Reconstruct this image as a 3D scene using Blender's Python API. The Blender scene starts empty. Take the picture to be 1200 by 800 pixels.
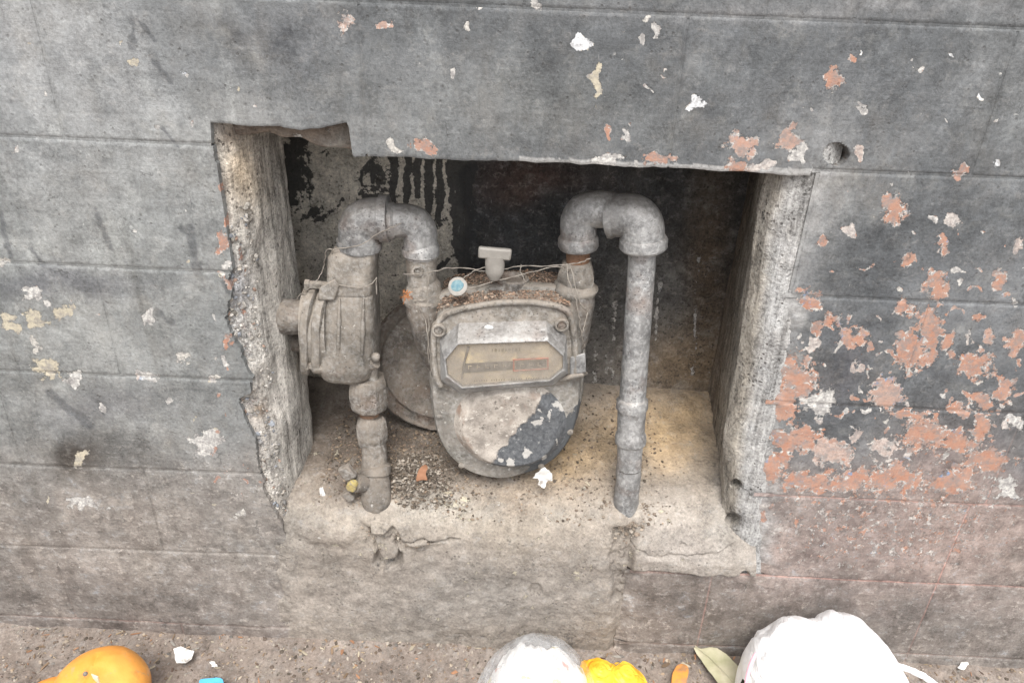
import bpy, math, random
import numpy as np
from mathutils import Vector

random.seed(7); rng = np.random.default_rng(7)
scene = bpy.context.scene
COL = scene.collection

# ------------------------------------------------------------------ camera
CAM = np.array([0.0, -0.80, 0.965]); FOC = 867.0
PITCH, ROLL = math.radians(27.7), math.radians(2.4)
FW = np.array([0, math.cos(PITCH), -math.sin(PITCH)])
R0 = np.array([1.0, 0, 0]); U0 = np.array([0, math.sin(PITCH), math.cos(PITCH)])
RT = R0 * math.cos(ROLL) + U0 * math.sin(ROLL)
UP = U0 * math.cos(ROLL) - R0 * math.sin(ROLL)
cam_data = bpy.data.cameras.new('camera'); cam = bpy.data.objects.new('camera', cam_data); COL.objects.link(cam)
cam_data.sensor_width = 36; cam_data.lens = FOC / 1200 * 36; cam_data.clip_start = .02; cam_data.clip_end = 500
from mathutils import Matrix
M = Matrix(((RT[0], UP[0], -FW[0], CAM[0]), (RT[1], UP[1], -FW[1], CAM[1]), (RT[2], UP[2], -FW[2], CAM[2]), (0, 0, 0, 1)))
cam.matrix_world = M
scene.camera = cam

# ------------------------------------------------------------------ sky and sun (bright overcast)
SUN_EL, SUN_AZ = math.radians(58), math.radians(8)      # sun high behind the photographer
world = bpy.data.worlds.new("World"); scene.world = world; world.use_nodes = True
wt = world.node_tree; bg = wt.nodes['Background']
sky = wt.nodes.new('ShaderNodeTexSky'); sky.sky_type = 'NISHITA'; sky.sun_disc = False
sky.sun_elevation = SUN_EL; sky.sun_rotation = math.radians(180) - SUN_AZ
sky.air_density = 1.0; sky.dust_density = 3.0; sky.ozone_density = 1.0
hsv = wt.nodes.new('ShaderNodeHueSaturation'); hsv.inputs['Saturation'].default_value = 0.22
wt.links.new(sky.outputs[0], hsv.inputs['Color']); wt.links.new(hsv.outputs[0], bg.inputs['Color'])
bg.inputs['Strength'].default_value = 0.15
sd = bpy.data.lights.new('sun', 'SUN'); sd.energy = 1.5; sd.angle = math.radians(25); sd.color = (1, .965, .92)
sun = bpy.data.objects.new('sun', sd); COL.objects.link(sun)
dirv = Vector((math.sin(SUN_AZ) * math.cos(SUN_EL), math.cos(SUN_AZ) * math.cos(SUN_EL) , -math.sin(SUN_EL)))
sun.rotation_euler = dirv.to_track_quat('-Z', 'Y').to_euler()
scene.view_settings.view_transform = 'Standard'; scene.view_settings.look = 'None'
scene.view_settings.gamma = 1.0; scene.view_settings.exposure = 1.1

# ------------------------------------------------------------------ helpers
def P(px, py, y=None, z=None):
    d = FW * FOC + RT * (px - 600) + UP * (400 - py)
    t = (y - CAM[1]) / d[1] if y is not None else (z - CAM[2]) / d[2]
    return CAM + d * t
def proj(X, Y, Z):
    a, b, c = X - CAM[0], Y - CAM[1], Z - CAM[2]
    w = a * FW[0] + b * FW[1] + c * FW[2]; w = np.maximum(w, .05)
    return 600 + FOC * (a * RT[0] + b * RT[1] + c * RT[2]) / w, 400 - FOC * (a * UP[0] + b * UP[1] + c * UP[2]) / w
def _h(ix, iy, iz, seed):
    h = (ix.astype(np.int64) * 374761393 + iy.astype(np.int64) * 668265263 + iz.astype(np.int64) * 2147483647 + seed * 1274126177) & 0xffffffff
    h = ((h ^ (h >> 13)) * 1274126177) & 0xffffffff
    h = ((h ^ (h >> 16)) * 2246822519) & 0xffffffff
    return ((h ^ (h >> 15)) & 0xffffff) / float(0xffffff) * 2 - 1
def vnoise(x, y, z, seed=0):
    x, y, z = np.broadcast_arrays(np.asarray(x, float), np.asarray(y, float), np.asarray(z, float))
    ix, iy, iz = np.floor(x), np.floor(y), np.floor(z)
    fx, fy, fz = x - ix, y - iy, z - iz
    ix, iy, iz = ix.astype(np.int64), iy.astype(np.int64), iz.astype(np.int64)
    fx, fy, fz = [f * f * (3 - 2 * f) for f in (fx, fy, fz)]
    r = 0
    for a in (0, 1):
        for b in (0, 1):
            for c in (0, 1):
                w = (fx if a else 1 - fx) * (fy if b else 1 - fy) * (fz if c else 1 - fz)
                r = r + w * _h(ix + a, iy + b, iz + c, seed)
    return r
def fbm(x, y, z, s, octv=4, seed=0, gain=.5):
    r = 0; a = 1.0; t = 0
    for o in range(octv):
        r = r + a * vnoise(x * s + 17.3 * o, y * s + 5.1 * o, z * s - 9.7 * o, seed + o); t += a; a *= gain; s *= 2.03
    return r / t
def sstep(a, b, x):
    t = np.clip((x - a) / (b - a), 0, 1); return t * t * (3 - 2 * t)

ORG = {}
def setp(o, label=None, cat=None, group=None, kind=None):
    for k, v in (('label', label), ('category', cat), ('group', group), ('kind', kind)):
        if v: o[k] = v
    return o
def thing(name, label, cat, loc, group=None):
    o = bpy.data.objects.new(name, None); COL.objects.link(o); o.location = [float(v) for v in loc]
    o.empty_display_size = .02
    ORG[o] = np.array(loc, float); return setp(o, label, cat, group)
def link_mesh(name, me, mat, parent, org=None):
    o = bpy.data.objects.new(name, me); COL.objects.link(o)
    if mat: me.materials.append(mat)
    if parent is not None: o.parent = parent; ORG[o] = ORG[parent]
    else: ORG[o] = np.array(org if org is not None else (0, 0, 0), float); o.location = [float(v) for v in ORG[o]]
    return o
def raw_mesh(name, V, faces, sharp=None, smooth=True):
    me = bpy.data.meshes.new(name)
    if isinstance(faces, np.ndarray):
        n, k = faces.shape
        me.vertices.add(len(V)); me.vertices.foreach_set('co', np.ascontiguousarray(V, dtype=np.float32).ravel())
        me.loops.add(n * k); me.loops.foreach_set('vertex_index', faces.astype(np.int32).ravel())
        me.polygons.add(n); me.polygons.foreach_set('loop_start', np.arange(0, n * k, k, dtype=np.int32))
        me.update(calc_edges=True)
    else:
        me.from_pydata([tuple(map(float, v)) for v in V], [], faces); me.update()
    me.polygons.foreach_set('use_smooth', np.full(len(me.polygons), smooth, dtype=bool))
    if sharp: me.set_sharp_from_angle(angle=math.radians(sharp))
    return me
def set_attr(me, name, arr):
    a = me.color_attributes.new(name, 'FLOAT_COLOR', 'POINT') if arr.ndim == 2 else me.attributes.new(name, 'FLOAT', 'POINT')
    if arr.ndim == 2:
        if arr.shape[1] == 3: arr = np.c_[arr, np.full(len(arr), .35 if name == 'mask' else 1.)]
        a.data.foreach_set('color', arr.astype(np.float32).ravel())
    else: a.data.foreach_set('value', arr.astype(np.float32))
def grid_faces(nu, nv, off=0):
    i, j = np.meshgrid(np.arange(nu - 1), np.arange(nv - 1), indexing='ij')
    a = (i * nv + j).ravel() + off
    return np.stack([a, a + 1, a + nv + 1, a + nv], 1)
def grid_obj(name, X, Y, Z, mat, parent, attrs=None, kind=None, org=None, sharp=None):
    nu, nv = X.shape
    V = np.stack([X.ravel(), Y.ravel(), Z.ravel()], 1)
    O = ORG[parent] if parent is not None else np.array(org if org is not None else (0, 0, 0), float)
    me = raw_mesh(name, V - O, grid_faces(nu, nv), sharp)
    if attrs:
        px, py = proj(V[:, 0], V[:, 1], V[:, 2])
        for k, a in attrs(V, px, py).items(): set_attr(me, k, a)
    o = link_mesh(name, me, mat, parent, org)
    if kind: o['kind'] = kind
    return o

class MB:
    """collects shapes and links them as one mesh"""
    def __init__(s): s.v = []; s.f = []
    def add(s, V, F):
        o = len(s.v); s.v += [tuple(map(float, v)) for v in V]; s.f += [tuple(i + o for i in f) for f in F]
    def tube(s, pts, rad, nseg=28, step=.004, jit=.0003, cap=True, oval=1.0, ang0=0.0):
        pts = [np.array(p, float) for p in pts]
        if not hasattr(rad, '__len__'): rad = [rad] * len(pts)
        Q = [pts[0]]; R = [rad[0]]
        for a, b, ra, rb in zip(pts[:-1], pts[1:], rad[:-1], rad[1:]):
            L = np.linalg.norm(b - a); n = max(1, int(L / step))
            for k in range(1, n + 1): Q.append(a + (b - a) * k / n); R.append(ra + (rb - ra) * k / n)
        Q = np.array(Q); T = np.gradient(Q, axis=0)
        for i in range(len(T)):
            l = np.linalg.norm(T[i]); T[i] = T[i] / l if l > 1e-9 else (T[i - 1] if i else np.array([0, 0, 1.]))
        for i in range(1, len(T)):
            if np.dot(T[i], T[i - 1]) < -.05: T[i] = T[i - 1]
        ref = np.array([0, 1., 0]) if abs(T[0][1]) < .9 else np.array([0, 0, 1.])
        n1 = np.cross(T[0], ref); n1 /= np.linalg.norm(n1)
        V = []
        for i in range(len(Q)):
            n1 = n1 - T[i] * np.dot(n1, T[i]); n1 /= np.linalg.norm(n1); n2 = np.cross(T[i], n1)
            for k in range(nseg):
                a = 2 * math.pi * k / nseg + ang0
                V.append(Q[i] + (n1 * math.cos(a) + n2 * math.sin(a) * oval) * R[i])
        V = np.array(V)
        if jit:
            c = np.repeat(Q, nseg, 0); d = V - c; dn = d / (np.linalg.norm(d, axis=1, keepdims=True) + 1e-9)
            V = V + dn * (fbm(V[:, 0], V[:, 1], V[:, 2], 90, 3, 5) * jit * 2.2)[:, None]
        F = []
        for i in range(len(Q) - 1):
            for k in range(nseg):
                k2 = (k + 1) % nseg; F.append((i * nseg + k, i * nseg + k2, (i + 1) * nseg + k2, (i + 1) * nseg + k))
        if cap: F.append(tuple(range(nseg))[::-1]); F.append(tuple((len(Q) - 1) * nseg + k for k in range(nseg)))
        s.add(V, F); return s
    def box(s, c, sx, sy, sz, ax=None, bev=.0):
        A = np.eye(3) if ax is None else np.array(ax)
        V = [np.array(c) + A[0] * sx * i + A[1] * sy * j + A[2] * sz * k for i in (-.5, .5) for j in (-.5, .5) for k in (-.5, .5)]
        s.add(V, [(0, 1, 3, 2), (4, 6, 7, 5), (0, 4, 5, 1), (2, 3, 7, 6), (0, 2, 6, 4), (1, 5, 7, 3)]); return s
    def layers(s, rings, cap0=True, cap1=True):
        n = len(rings[0]); V = [p for r in rings for p in r]; F = []
        for i in range(len(rings) - 1):
            for k in range(n):
                k2 = (k + 1) % n; F.append((i * n + k, i * n + k2, (i + 1) * n + k2, (i + 1) * n + k))
        if cap0: F.append(tuple(range(n))[::-1])
        if cap1: F.append(tuple((len(rings) - 1) * n + k for k in range(n)))
        s.add(V, F); return s
    def ball(s, c, rx, ry=None, rz=None, nu=16, nv=10):
        ry = ry or rx; rz = rz or rx; V = []; F = []
        for j in range(nv + 1):
            t = math.pi * j / nv
            for i in range(nu):
                a = 2 * math.pi * i / nu; V.append((c[0] + rx * math.sin(t) * math.cos(a), c[1] + ry * math.sin(t) * math.sin(a), c[2] + rz * math.cos(t)))
        for j in range(nv):
            for i in range(nu):
                i2 = (i + 1) % nu; F.append((j * nu + i, (j + 1) * nu + i, (j + 1) * nu + i2, j * nu + i2))
        s.add(V, F); return s
    def build(s, name, mat, parent=None, sharp=38, org=None, bevel=0, kind=None, rough=0):
        O = ORG[parent] if parent is not None else np.array(org if org is not None else (0, 0, 0), float)
        V = np.array(s.v)
        if rough:
            V = V + np.stack([fbm(V[:, 0], V[:, 1], V[:, 2], 60, 3, 30 + k) for k in range(3)], 1) * rough
        me = raw_mesh(name, V - O, s.f, sharp)
        o = link_mesh(name, me, mat, parent, org)
        if bevel:
            m = o.modifiers.new('bevel', 'BEVEL'); m.width = bevel; m.segments = 2; m.limit_method = 'ANGLE'; m.angle_limit = math.radians(40)
        if kind: o['kind'] = kind
        return o
def fillet(pts, r, n=7):
    pts = [np.array(p, float) for p in pts]; out = [pts[0]]
    for a, b, c in zip(pts[:-2], pts[1:-1], pts[2:]):
        u = a - b; w = c - b; lu, lw = np.linalg.norm(u), np.linalg.norm(w); k = min(r, lu * .49, lw * .49)
        p0 = b + u / lu * k; p1 = b + w / lw * k
        for t in np.linspace(0, 1, n): out.append((1 - t) ** 2 * p0 + 2 * t * (1 - t) * b + t * t * p1)
    out.append(pts[-1]); return out
def smooth_closed(pts, sub=6):
    pts = np.array(pts, float); n = len(pts); out = []
    for i in range(n):
        p0, p1, p2, p3 = pts[i - 1], pts[i], pts[(i + 1) % n], pts[(i + 2) % n]
        for t in np.arange(sub) / sub:
            out.append(.5 * ((2 * p1) + (p2 - p0) * t + (2 * p0 - 5 * p1 + 4 * p2 - p3) * t * t + (3 * p1 - p0 - 3 * p2 + p3) * t ** 3))
    return np.array(out)
def smooth_open(pts, sub=6):
    pts = [np.array(p, float) for p in pts]; q = [2 * pts[0] - pts[1]] + pts + [2 * pts[-1] - pts[-2]]; out = []
    for i in range(1, len(q) - 2):
        p0, p1, p2, p3 = q[i - 1:i + 3]
        for t in np.arange(sub) / sub:
            out.append(.5 * ((2 * p1) + (p2 - p0) * t + (2 * p0 - 5 * p1 + 4 * p2 - p3) * t * t + (3 * p1 - p0 - 3 * p2 + p3) * t ** 3))
    out.append(pts[-1]); return out

# ------------------------------------------------------------------ materials
class G:
    def __init__(s, name):
        s.m = bpy.data.materials.new(name); s.m.use_nodes = True; s.t = s.m.node_tree; s.n = s.t.nodes
        s.b = s.n['Principled BSDF']; s.tc = s.n.new('ShaderNodeTexCoord').outputs['Object']
    def inp(s, sock, v):
        if v is None: return
        if isinstance(v, bpy.types.NodeSocket): s.t.links.new(v, sock)
        else:
            if sock.type == 'RGBA' and len(v) == 3: v = (*v, 1)
            sock.default_value = v
    def noise(s, scale, detail=4, rough=.55, vec=None, dist=0):
        n = s.n.new('ShaderNodeTexNoise'); s.inp(n.inputs['Vector'], vec or s.tc)
        n.inputs['Scale'].default_value = scale; n.inputs['Detail'].default_value = detail; n.inputs['Roughness'].default_value = rough; n.inputs['Distortion'].default_value = dist
        return n.outputs['Fac']
    def vor(s, scale, out='Distance', vec=None, rnd=1.0, feat='F1'):
        n = s.n.new('ShaderNodeTexVoronoi'); n.feature = feat; s.inp(n.inputs['Vector'], vec or s.tc); n.inputs['Scale'].default_value = scale; n.inputs['Randomness'].default_value = rnd
        return n.outputs[out]
    def math(s, op, a, b=None, clamp=False):
        n = s.n.new('ShaderNodeMath'); n.operation = op; n.use_clamp = clamp; s.inp(n.inputs[0], a); s.inp(n.inputs[1], b); return n.outputs[0]
    def mr(s, v, a, b, c=0., d=1.):
        n = s.n.new('ShaderNodeMapRange'); s.inp(n.inputs['Value'], v)
        for k, x in zip(('From Min', 'From Max', 'To Min', 'To Max'), (a, b, c, d)): n.inputs[k].default_value = x
        return n.outputs[0]
    def mix(s, f, a, b, mode='MIX'):
        n = s.n.new('ShaderNodeMix'); n.data_type = 'RGBA'; n.blend_type = mode
        s.inp(n.inputs['Factor'], f); s.inp(n.inputs[6], a); s.inp(n.inputs[7], b); return n.outputs[2]
    def attr(s, name, out='Color'):
        n = s.n.new('ShaderNodeAttribute'); n.attribute_name = name; return n.outputs[out]
    def sep(s, v):
        n = s.n.new('ShaderNodeSeparateColor'); s.inp(n.inputs[0], v); return n.outputs
    def scale(s, v3, vec=None, loc=(0, 0, 0)):
        n = s.n.new('ShaderNodeMapping'); s.inp(n.inputs['Vector'], vec or s.tc); n.inputs['Scale'].default_value = v3; n.inputs['Location'].default_value = loc; return n.outputs[0]
    def grey(s, v):
        n = s.n.new('ShaderNodeCombineColor')
        for k in range(3): s.inp(n.inputs[k], v)
        return n.outputs[0]
    def bump(s, h, strength=.5, dist=.002, nrm=None):
        n = s.n.new('ShaderNodeBump'); n.inputs['Strength'].default_value = strength; n.inputs['Distance'].default_value = dist
        s.inp(n.inputs['Height'], h); 
        if nrm: s.t.links.new(nrm, n.inputs['Normal'])
        return n.outputs[0]
    def upfac(s, lo=.3, hi=.8):
        n = s.n.new('ShaderNodeNewGeometry'); x = s.n.new('ShaderNodeSeparateXYZ'); s.t.links.new(n.outputs['Normal'], x.inputs[0]); return s.mr(x.outputs[2], lo, hi)
    def done(s, color, rough=.8, nrm=None, metal=0., spec=.3, **kw):
        s.inp(s.b.inputs['Base Color'], color); s.inp(s.b.inputs['Roughness'], rough); s.inp(s.b.inputs['Metallic'], metal)
        s.b.inputs['Specular IOR Level'].default_value = spec
        if nrm: s.t.links.new(nrm, s.b.inputs['Normal'])
        for k, v in kw.items(): s.inp(s.b.inputs[k], v)
        return s.m

def masonry(name, vary=.5, pth=.655, grainy=.35, pits=.3, flecks=.5, brush=0., bump=.6, bdist=.002, rough=.82, streak=0.):
    """vertex attributes: tint = surface coating, with some shade painted in; mask = R peeled-paint field, G colour under the paint, B black-paint field"""
    g = G(name)
    tint = g.attr('tint'); mk = g.sep(g.attr('mask'))
    big = g.noise(9, 5, .6); mid = g.noise(48, 6, .65); fine = g.noise(260, 5, .7); ff = g.noise(900, 2, .6)
    col = tint
    scuff = g.attr('mask', 'Alpha'); sn1 = g.noise(65, 9, .78, g.scale((1, 1, 1.3), loc=(11, 3, 7))); sn2 = g.noise(24, 8, .7, g.scale((1, 1, 1), loc=(1, 13, 7)))
    scol = g.mix(g.mr(sn1, .53, .60), g.mix(g.mr(sn2, .40, .55), g.mix(1., tint, (.62, .60, .60), 'MULTIPLY'), tint), g.mix(.45, g.mix(g.mr(sn2, .45, .6), (.40, .36, .32), (.33, .35, .37)), tint))
    col = g.mix(scuff, col, scol)
    v = g.math('ADD', g.mr(big, .32, .68, 1 - vary * .42, 1 + vary * .42), g.mr(mid, .34, .66, -vary * .40, vary * .40))
    v = g.math('ADD', v, g.mr(fine, .32, .68, -grainy, grainy)); v = g.math('ADD', v, g.mr(ff, .3, .7, -grainy * .5, grainy * .5))
    if streak:
        st = g.noise(60, 5, .7, g.scale((1.6, 1.2, .10)), .6)
        v = g.math('ADD', v, g.mr(st, .3, .7, -streak, streak))
    if brush:
        br = g.noise(150, 4, .6, g.scale((.05, 1, 1)))
        v = g.math('ADD', v, g.mr(br, .3, .7, -brush, brush))
    col = g.mix(1., col, g.grey(v), 'MULTIPLY')
    # worn pale blotches and warm dust
    wear = g.mr(g.noise(27, 8, .72, g.scale((1, 1, 1), loc=(3, 1, 2))), .54, .70)
    col = g.mix(g.math('MULTIPLY', wear, .35 * vary + .08), col, (.36, .35, .32))
    dustn = g.mr(g.noise(14, 7, .7, g.scale((1, 1, .6), loc=(7, 3, 1))), .5, .75)
    col = g.mix(g.math('MULTIPLY', dustn, .22), col, (.24, .205, .165))
    if brush:
        lay = g.mr(g.noise(7, 12, .70, g.scale((1, 1, 1.2), loc=(21, 3, 5))), .485, .53); col = g.mix(g.math('MULTIPLY', lay, .75), col, g.mix(1., col, (.74, .75, .76), 'MULTIPLY'))
        vs = g.mr(g.noise(26, 6, .65, g.scale((1, 1, .09), loc=(5, 1, 3))), .56, .68); col = g.mix(g.math('MULTIPLY', vs, .55), col, g.mix(1., col, (.70, .69, .67), 'MULTIPLY'))
        la2 = g.mr(g.noise(11, 12, .74, g.scale((1.3, 1, .8), loc=(2, 31, 15))), .54, .60); col = g.mix(g.math('MULTIPLY', la2, .6), col, g.mix(1., col, (1.32, 1.32, 1.30), 'MULTIPLY'))
    # peeled paint
    e = g.math('ADD', mk[0], g.mr(g.noise(75, 9, .76), .36, .64, -.56, .46))
    open_ = g.mr(e, .0, .05)
    inner = g.mr(g.math('ADD', g.math('SUBTRACT', e, .06), g.mr(g.noise(130, 8, .75, g.scale((1, 1, 1), loc=(6, 2, 8))), .36, .64, -.42, .42)), .0, .06)
    salmon = g.mix(g.mr(mid, .3, .7), g.mix(g.mr(fine, .3, .7), (.31, .135, .085), (.40, .20, .125)), g.mix(fine, (.30, .185, .14), (.42, .28, .22)))
    tan = g.mix(fine, (.55, .50, .38), (.30, .26, .2))
    blue = (.17, .25, .38)
    under = g.mix(g.math('MULTIPLY', inner, g.mr(mk[1], .3, .55)), g.mix(g.mr(fine, .38, .62), (.60, .58, .54), (.30, .29, .28)), salmon)
    under = g.mix(g.mr(mk[1], .22, .12), under, g.mix(g.mr(mk[1], .04, .02), tan, (.62, .63, .64)))
    under = g.mix(g.math('MULTIPLY', g.mr(g.noise(42, 8, .75), .60, .64), g.mr(mk[1], .25, .35)), under, blue)
    under = g.mix(g.math('MULTIPLY', g.mr(g.noise(70, 9, .78, g.scale((1, 1, 1), loc=(5, 5, 5))), .46, .58), .72), under, (.19, .18, .175))
    col = g.mix(open_, col, under)
    # black paint, drips
    db = g.math('ADD', mk[2], g.mr(g.noise(110, 6, .7), .25, .75, -.35, .35))
    blk = g.mr(db, .0, .08)
    col = g.mix(g.math('MULTIPLY', blk, .93), col, g.mix(fine, (.030, .031, .033), (.055, .054, .052)))
    # small flecks and pits
    if flecks:
        dv = g.n.new('ShaderNodeVectorMath'); dv.operation = 'MULTIPLY_ADD'; nz = g.n.new('ShaderNodeTexNoise'); nz.inputs['Scale'].default_value = 140; g.t.links.new(g.tc, nz.inputs['Vector'])
        g.t.links.new(nz.outputs['Color'], dv.inputs[0]); dv.inputs[1].default_value = (.012, .012, .012); g.t.links.new(g.tc, dv.inputs[2])
        fv = g.vor(85, vec=dv.outputs[0]); sel = g.mr(g.noise(38, 2, .5, g.scale((1, 1, 1), loc=(1, 9, 4))), .66 - flecks * .08, .74 - flecks * .08)
        sz = g.math('SUBTRACT', g.mr(g.noise(70, 2), .35, .75, .0, .24), fv)
        fk = g.math('MULTIPLY', g.mr(sz, 0, .03), sel)
        col = g.mix(g.math('MULTIPLY', fk, .8), col, (.52, .51, .48))
        # hairlines and scratches
        he = g.vor(17, vec=dv.outputs[0], feat='DISTANCE_TO_EDGE'); hm = g.mr(g.noise(16, 4, .6, g.scale((1, 1, 1), loc=(9, 9, 2))), .56, .64)
        hl = g.math('MULTIPLY', g.mr(he, .016, .004), hm); col = g.mix(g.math('MULTIPLY', hl, .55), col, (.05, .05, .05))
        for q, (sc, rot) in enumerate((((9, 1, 1.4), .5), ((1.2, 1, 10), -.4))):
            mp = g.n.new('ShaderNodeMapping'); g.t.links.new(g.tc, mp.inputs['Vector']); mp.inputs['Scale'].default_value = sc; mp.inputs['Rotation'].default_value = (0, rot, 0)
            sn = g.mr(g.noise(34, 3, .6, mp.outputs[0]), .68, .76); col = g.mix(g.math('MULTIPLY', sn, .35), col, (.38, .375, .36) if q == 0 else (.07, .07, .07))
    pv = g.vor(150, vec=g.scale((1, 1, .8), loc=(2, 2, 2))); ps = g.mr(g.noise(30, 3, .6, g.scale((1, 1, 1), loc=(8, 2, 4))), .45, .62)
    pt = g.math('MULTIPLY', g.mr(pv, .26, .12), ps); pt = g.math('MAXIMUM', pt, g.mr(g.noise(120, 8, .75, g.scale((1, 1, 1.2), loc=(3, 8, 4))), pth, pth + .045))
    col = g.mix(g.math('MULTIPLY', pt, pits), col, (.05, .045, .04))
    h = g.math('ADD', g.math('MULTIPLY', mid, .9), g.math('MULTIPLY', fine, .55)); h = g.math('ADD', h, g.math('MULTIPLY', g.math('MULTIPLY', sn1, scuff), 1.2))
    h = g.math('ADD', h, g.math('MULTIPLY', ff, .16))
    h = g.math('SUBTRACT', h, g.math('MULTIPLY', open_, .85)); h = g.math('SUBTRACT', h, g.math('MULTIPLY', pt, .45))
    if streak: h = g.math('ADD', h, g.math('MULTIPLY', st, 1.0))
    if brush: h = g.math('ADD', h, g.math('MULTIPLY', br, .35))
    return g.done(col, g.mr(mid, .3, .7, rough - .08, rough + .1), g.bump(h, bump, bdist), spec=.35)

def metal(name, base, dark, dust=(.30, .255, .21), dustamt=.6, rust=.1, rough=.62, bump=.5, light=(.42, .41, .39), metal_=.25, paint=False):
    g = G(name)
    a = g.noise(35, 6, .65); b = g.noise(170, 5, .7); c = g.noise(11, 4, .6, g.scale((1, 1, 1), loc=(3, 3, 3)))
    col = g.mix(g.mr(a, .38, .62), dark, base)
    col = g.mix(g.math('MULTIPLY', g.mr(b, .45, .65), .6), col, light); d9 = g.noise(18, 8, .75, g.scale((1, 1, .5), loc=(2, 6, 3))); col = g.mix(1., col, g.grey(g.mr(d9, .36, .64, .58, 1.40)), 'MULTIPLY')
    col = g.mix(g.math('MULTIPLY', g.mr(c, .62 - rust * .5, .74 - rust * .4), min(1, .4 + rust)), col, g.mix(b, (.10, .055, .035), (.27, .15, .09)))
    up = g.math('ADD', g.upfac(-.1, .9), g.mr(a, .3, .7, -.25, .45))
    col = g.mix(g.math('MULTIPLY', g.math('MULTIPLY', up, dustamt, True), 1., True), col, g.mix(b, dust, tuple(x * .62 for x in dust)))
    pv = g.vor(210); pt = g.math('MULTIPLY', g.mr(pv, .22, .12), g.mr(c, .45, .6))
    col = g.mix(g.math('MULTIPLY', pt, .7), col, (.04, .036, .032))
    wf = g.mr(g.noise(110, 6, .7, g.scale((1, 1, 1), loc=(4, 1, 0))), .64, .70)
    col = g.mix(g.math('MULTIPLY', wf, .7), col, (.56, .54, .50))
    dk = g.mr(g.noise(55, 7, .7, g.scale((1, 1, 1), loc=(9, 1, 5))), .60, .66); col = g.mix(g.math('MULTIPLY', dk, .5), col, (.085, .075, .065))
    if paint: col = g.mix(g.mr(g.math('ADD', g.attr('black', 'Fac'), g.mr(g.noise(60, 7, .7), .3, .7, -.25, .25)), 0, .06), col, g.mix(b, (.05, .054, .058), (.12, .125, .13)))
    h = g.math('ADD', g.math('MULTIPLY', a, .8), g.math('MULTIPLY', b, .5)); h = g.math('SUBTRACT', h, g.math('MULTIPLY', pt, .4))
    return g.done(col, g.mr(b, .3, .7, rough - .1, rough + .18), g.bump(h, min(1, bump * 1.5), .003), metal=metal_, spec=.4)

M_wall = masonry('painted_plaster', vary=.50, grainy=.25, pits=.35, flecks=.35, brush=.045, bump=.75, bdist=.0016, rough=.66)
M_rough = masonry('rough_mortar', vary=.5, grainy=.27, pits=.45, flecks=.25, bump=.8, bdist=.0026, rough=.9)
M_reveal = masonry('scraped_mortar', vary=.6, grainy=.42, pits=.6, flecks=.15, bump=1., bdist=.005, rough=.9, streak=.5)
M_back = masonry('sooty_render', vary=.75, pth=.585, grainy=.40, pits=.95, flecks=.1, bump=.6, bdist=.003, rough=.85)
M_zinc = metal('zinc_pipe', (.33, .335, .335), (.17, .17, .17), dustamt=.35, rust=.13, rough=.48, light=(.54, .54, .53), metal_=.35)
M_cast = metal('dusty_casting', (.29, .262, .225), (.155, .14, .12), dustamt=.6, rust=.03, rough=.68)
M_casing = metal('painted_casing', (.30, .28, .25), (.17, .16, .14), dustamt=.6, rust=.03, rough=.68, paint=True)
M_brown = metal('brown_casting', (.19, .165, .14), (.10, .09, .08), dustamt=.5, rust=.18, rough=.75)
M_rust = metal('rusted_thread', (.26, .15, .09), (.13, .075, .05), dustamt=.3, rust=.6, rough=.85, light=(.33, .24, .17))
M_nut = metal('pitted_nut', (.25, .22, .185), (.13, .115, .10), dustamt=.6, rust=.12, rough=.8, bump=.8)

# ------------------------------------------------------------------ wall layout, measured on the photograph
JZ = [.917 + .148 * k for k in range(6, 0, -1)] + [.917, .769, .621, .473, .325, .177, .029, -.06]
def poly_fn(pts, y=0.0):
    q = np.array([P(a, b, y) for a, b in pts]); o = np.argsort(q[:, 2]); zz, xx = q[o, 2], q[o, 0]
    return lambda z: np.interp(z, zz, xx)
EL = [(246, 143), (250, 165), (254, 190), (262, 205), (262, 215), (268, 240), (272, 262), (266, 270), (268, 282), (276, 296), (277, 310), (266, 326), (274, 340), (268, 352), (264, 372), (272, 392), (280, 408), (286, 425), (296, 442), (298, 458),
      (278, 468), (282, 480), (292, 498), (300, 520), (302, 545), (308, 565), (316, 590), (330, 615), (340, 640), (342, 690), (348, 740), (350, 775)]
ER = [(948, 200), (940, 225), (930, 255), (925, 290), (921, 330), (913, 370), (908, 405), (903, 440), (895, 480), (888, 520), (884, 560), (882, 600), (878, 640), (876, 684), (874, 700)]
fL, fR = poly_fn(EL), poly_fn(ER)
def smf(f, w=.03): return lambda z: (f(z - w) + f(z - w / 2) + f(z) + f(z + w / 2) + f(z + w)) / 5
fLs, fRs = smf(fL), smf(fR)
XSLOT = P(727, 700, 0)[0]

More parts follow.
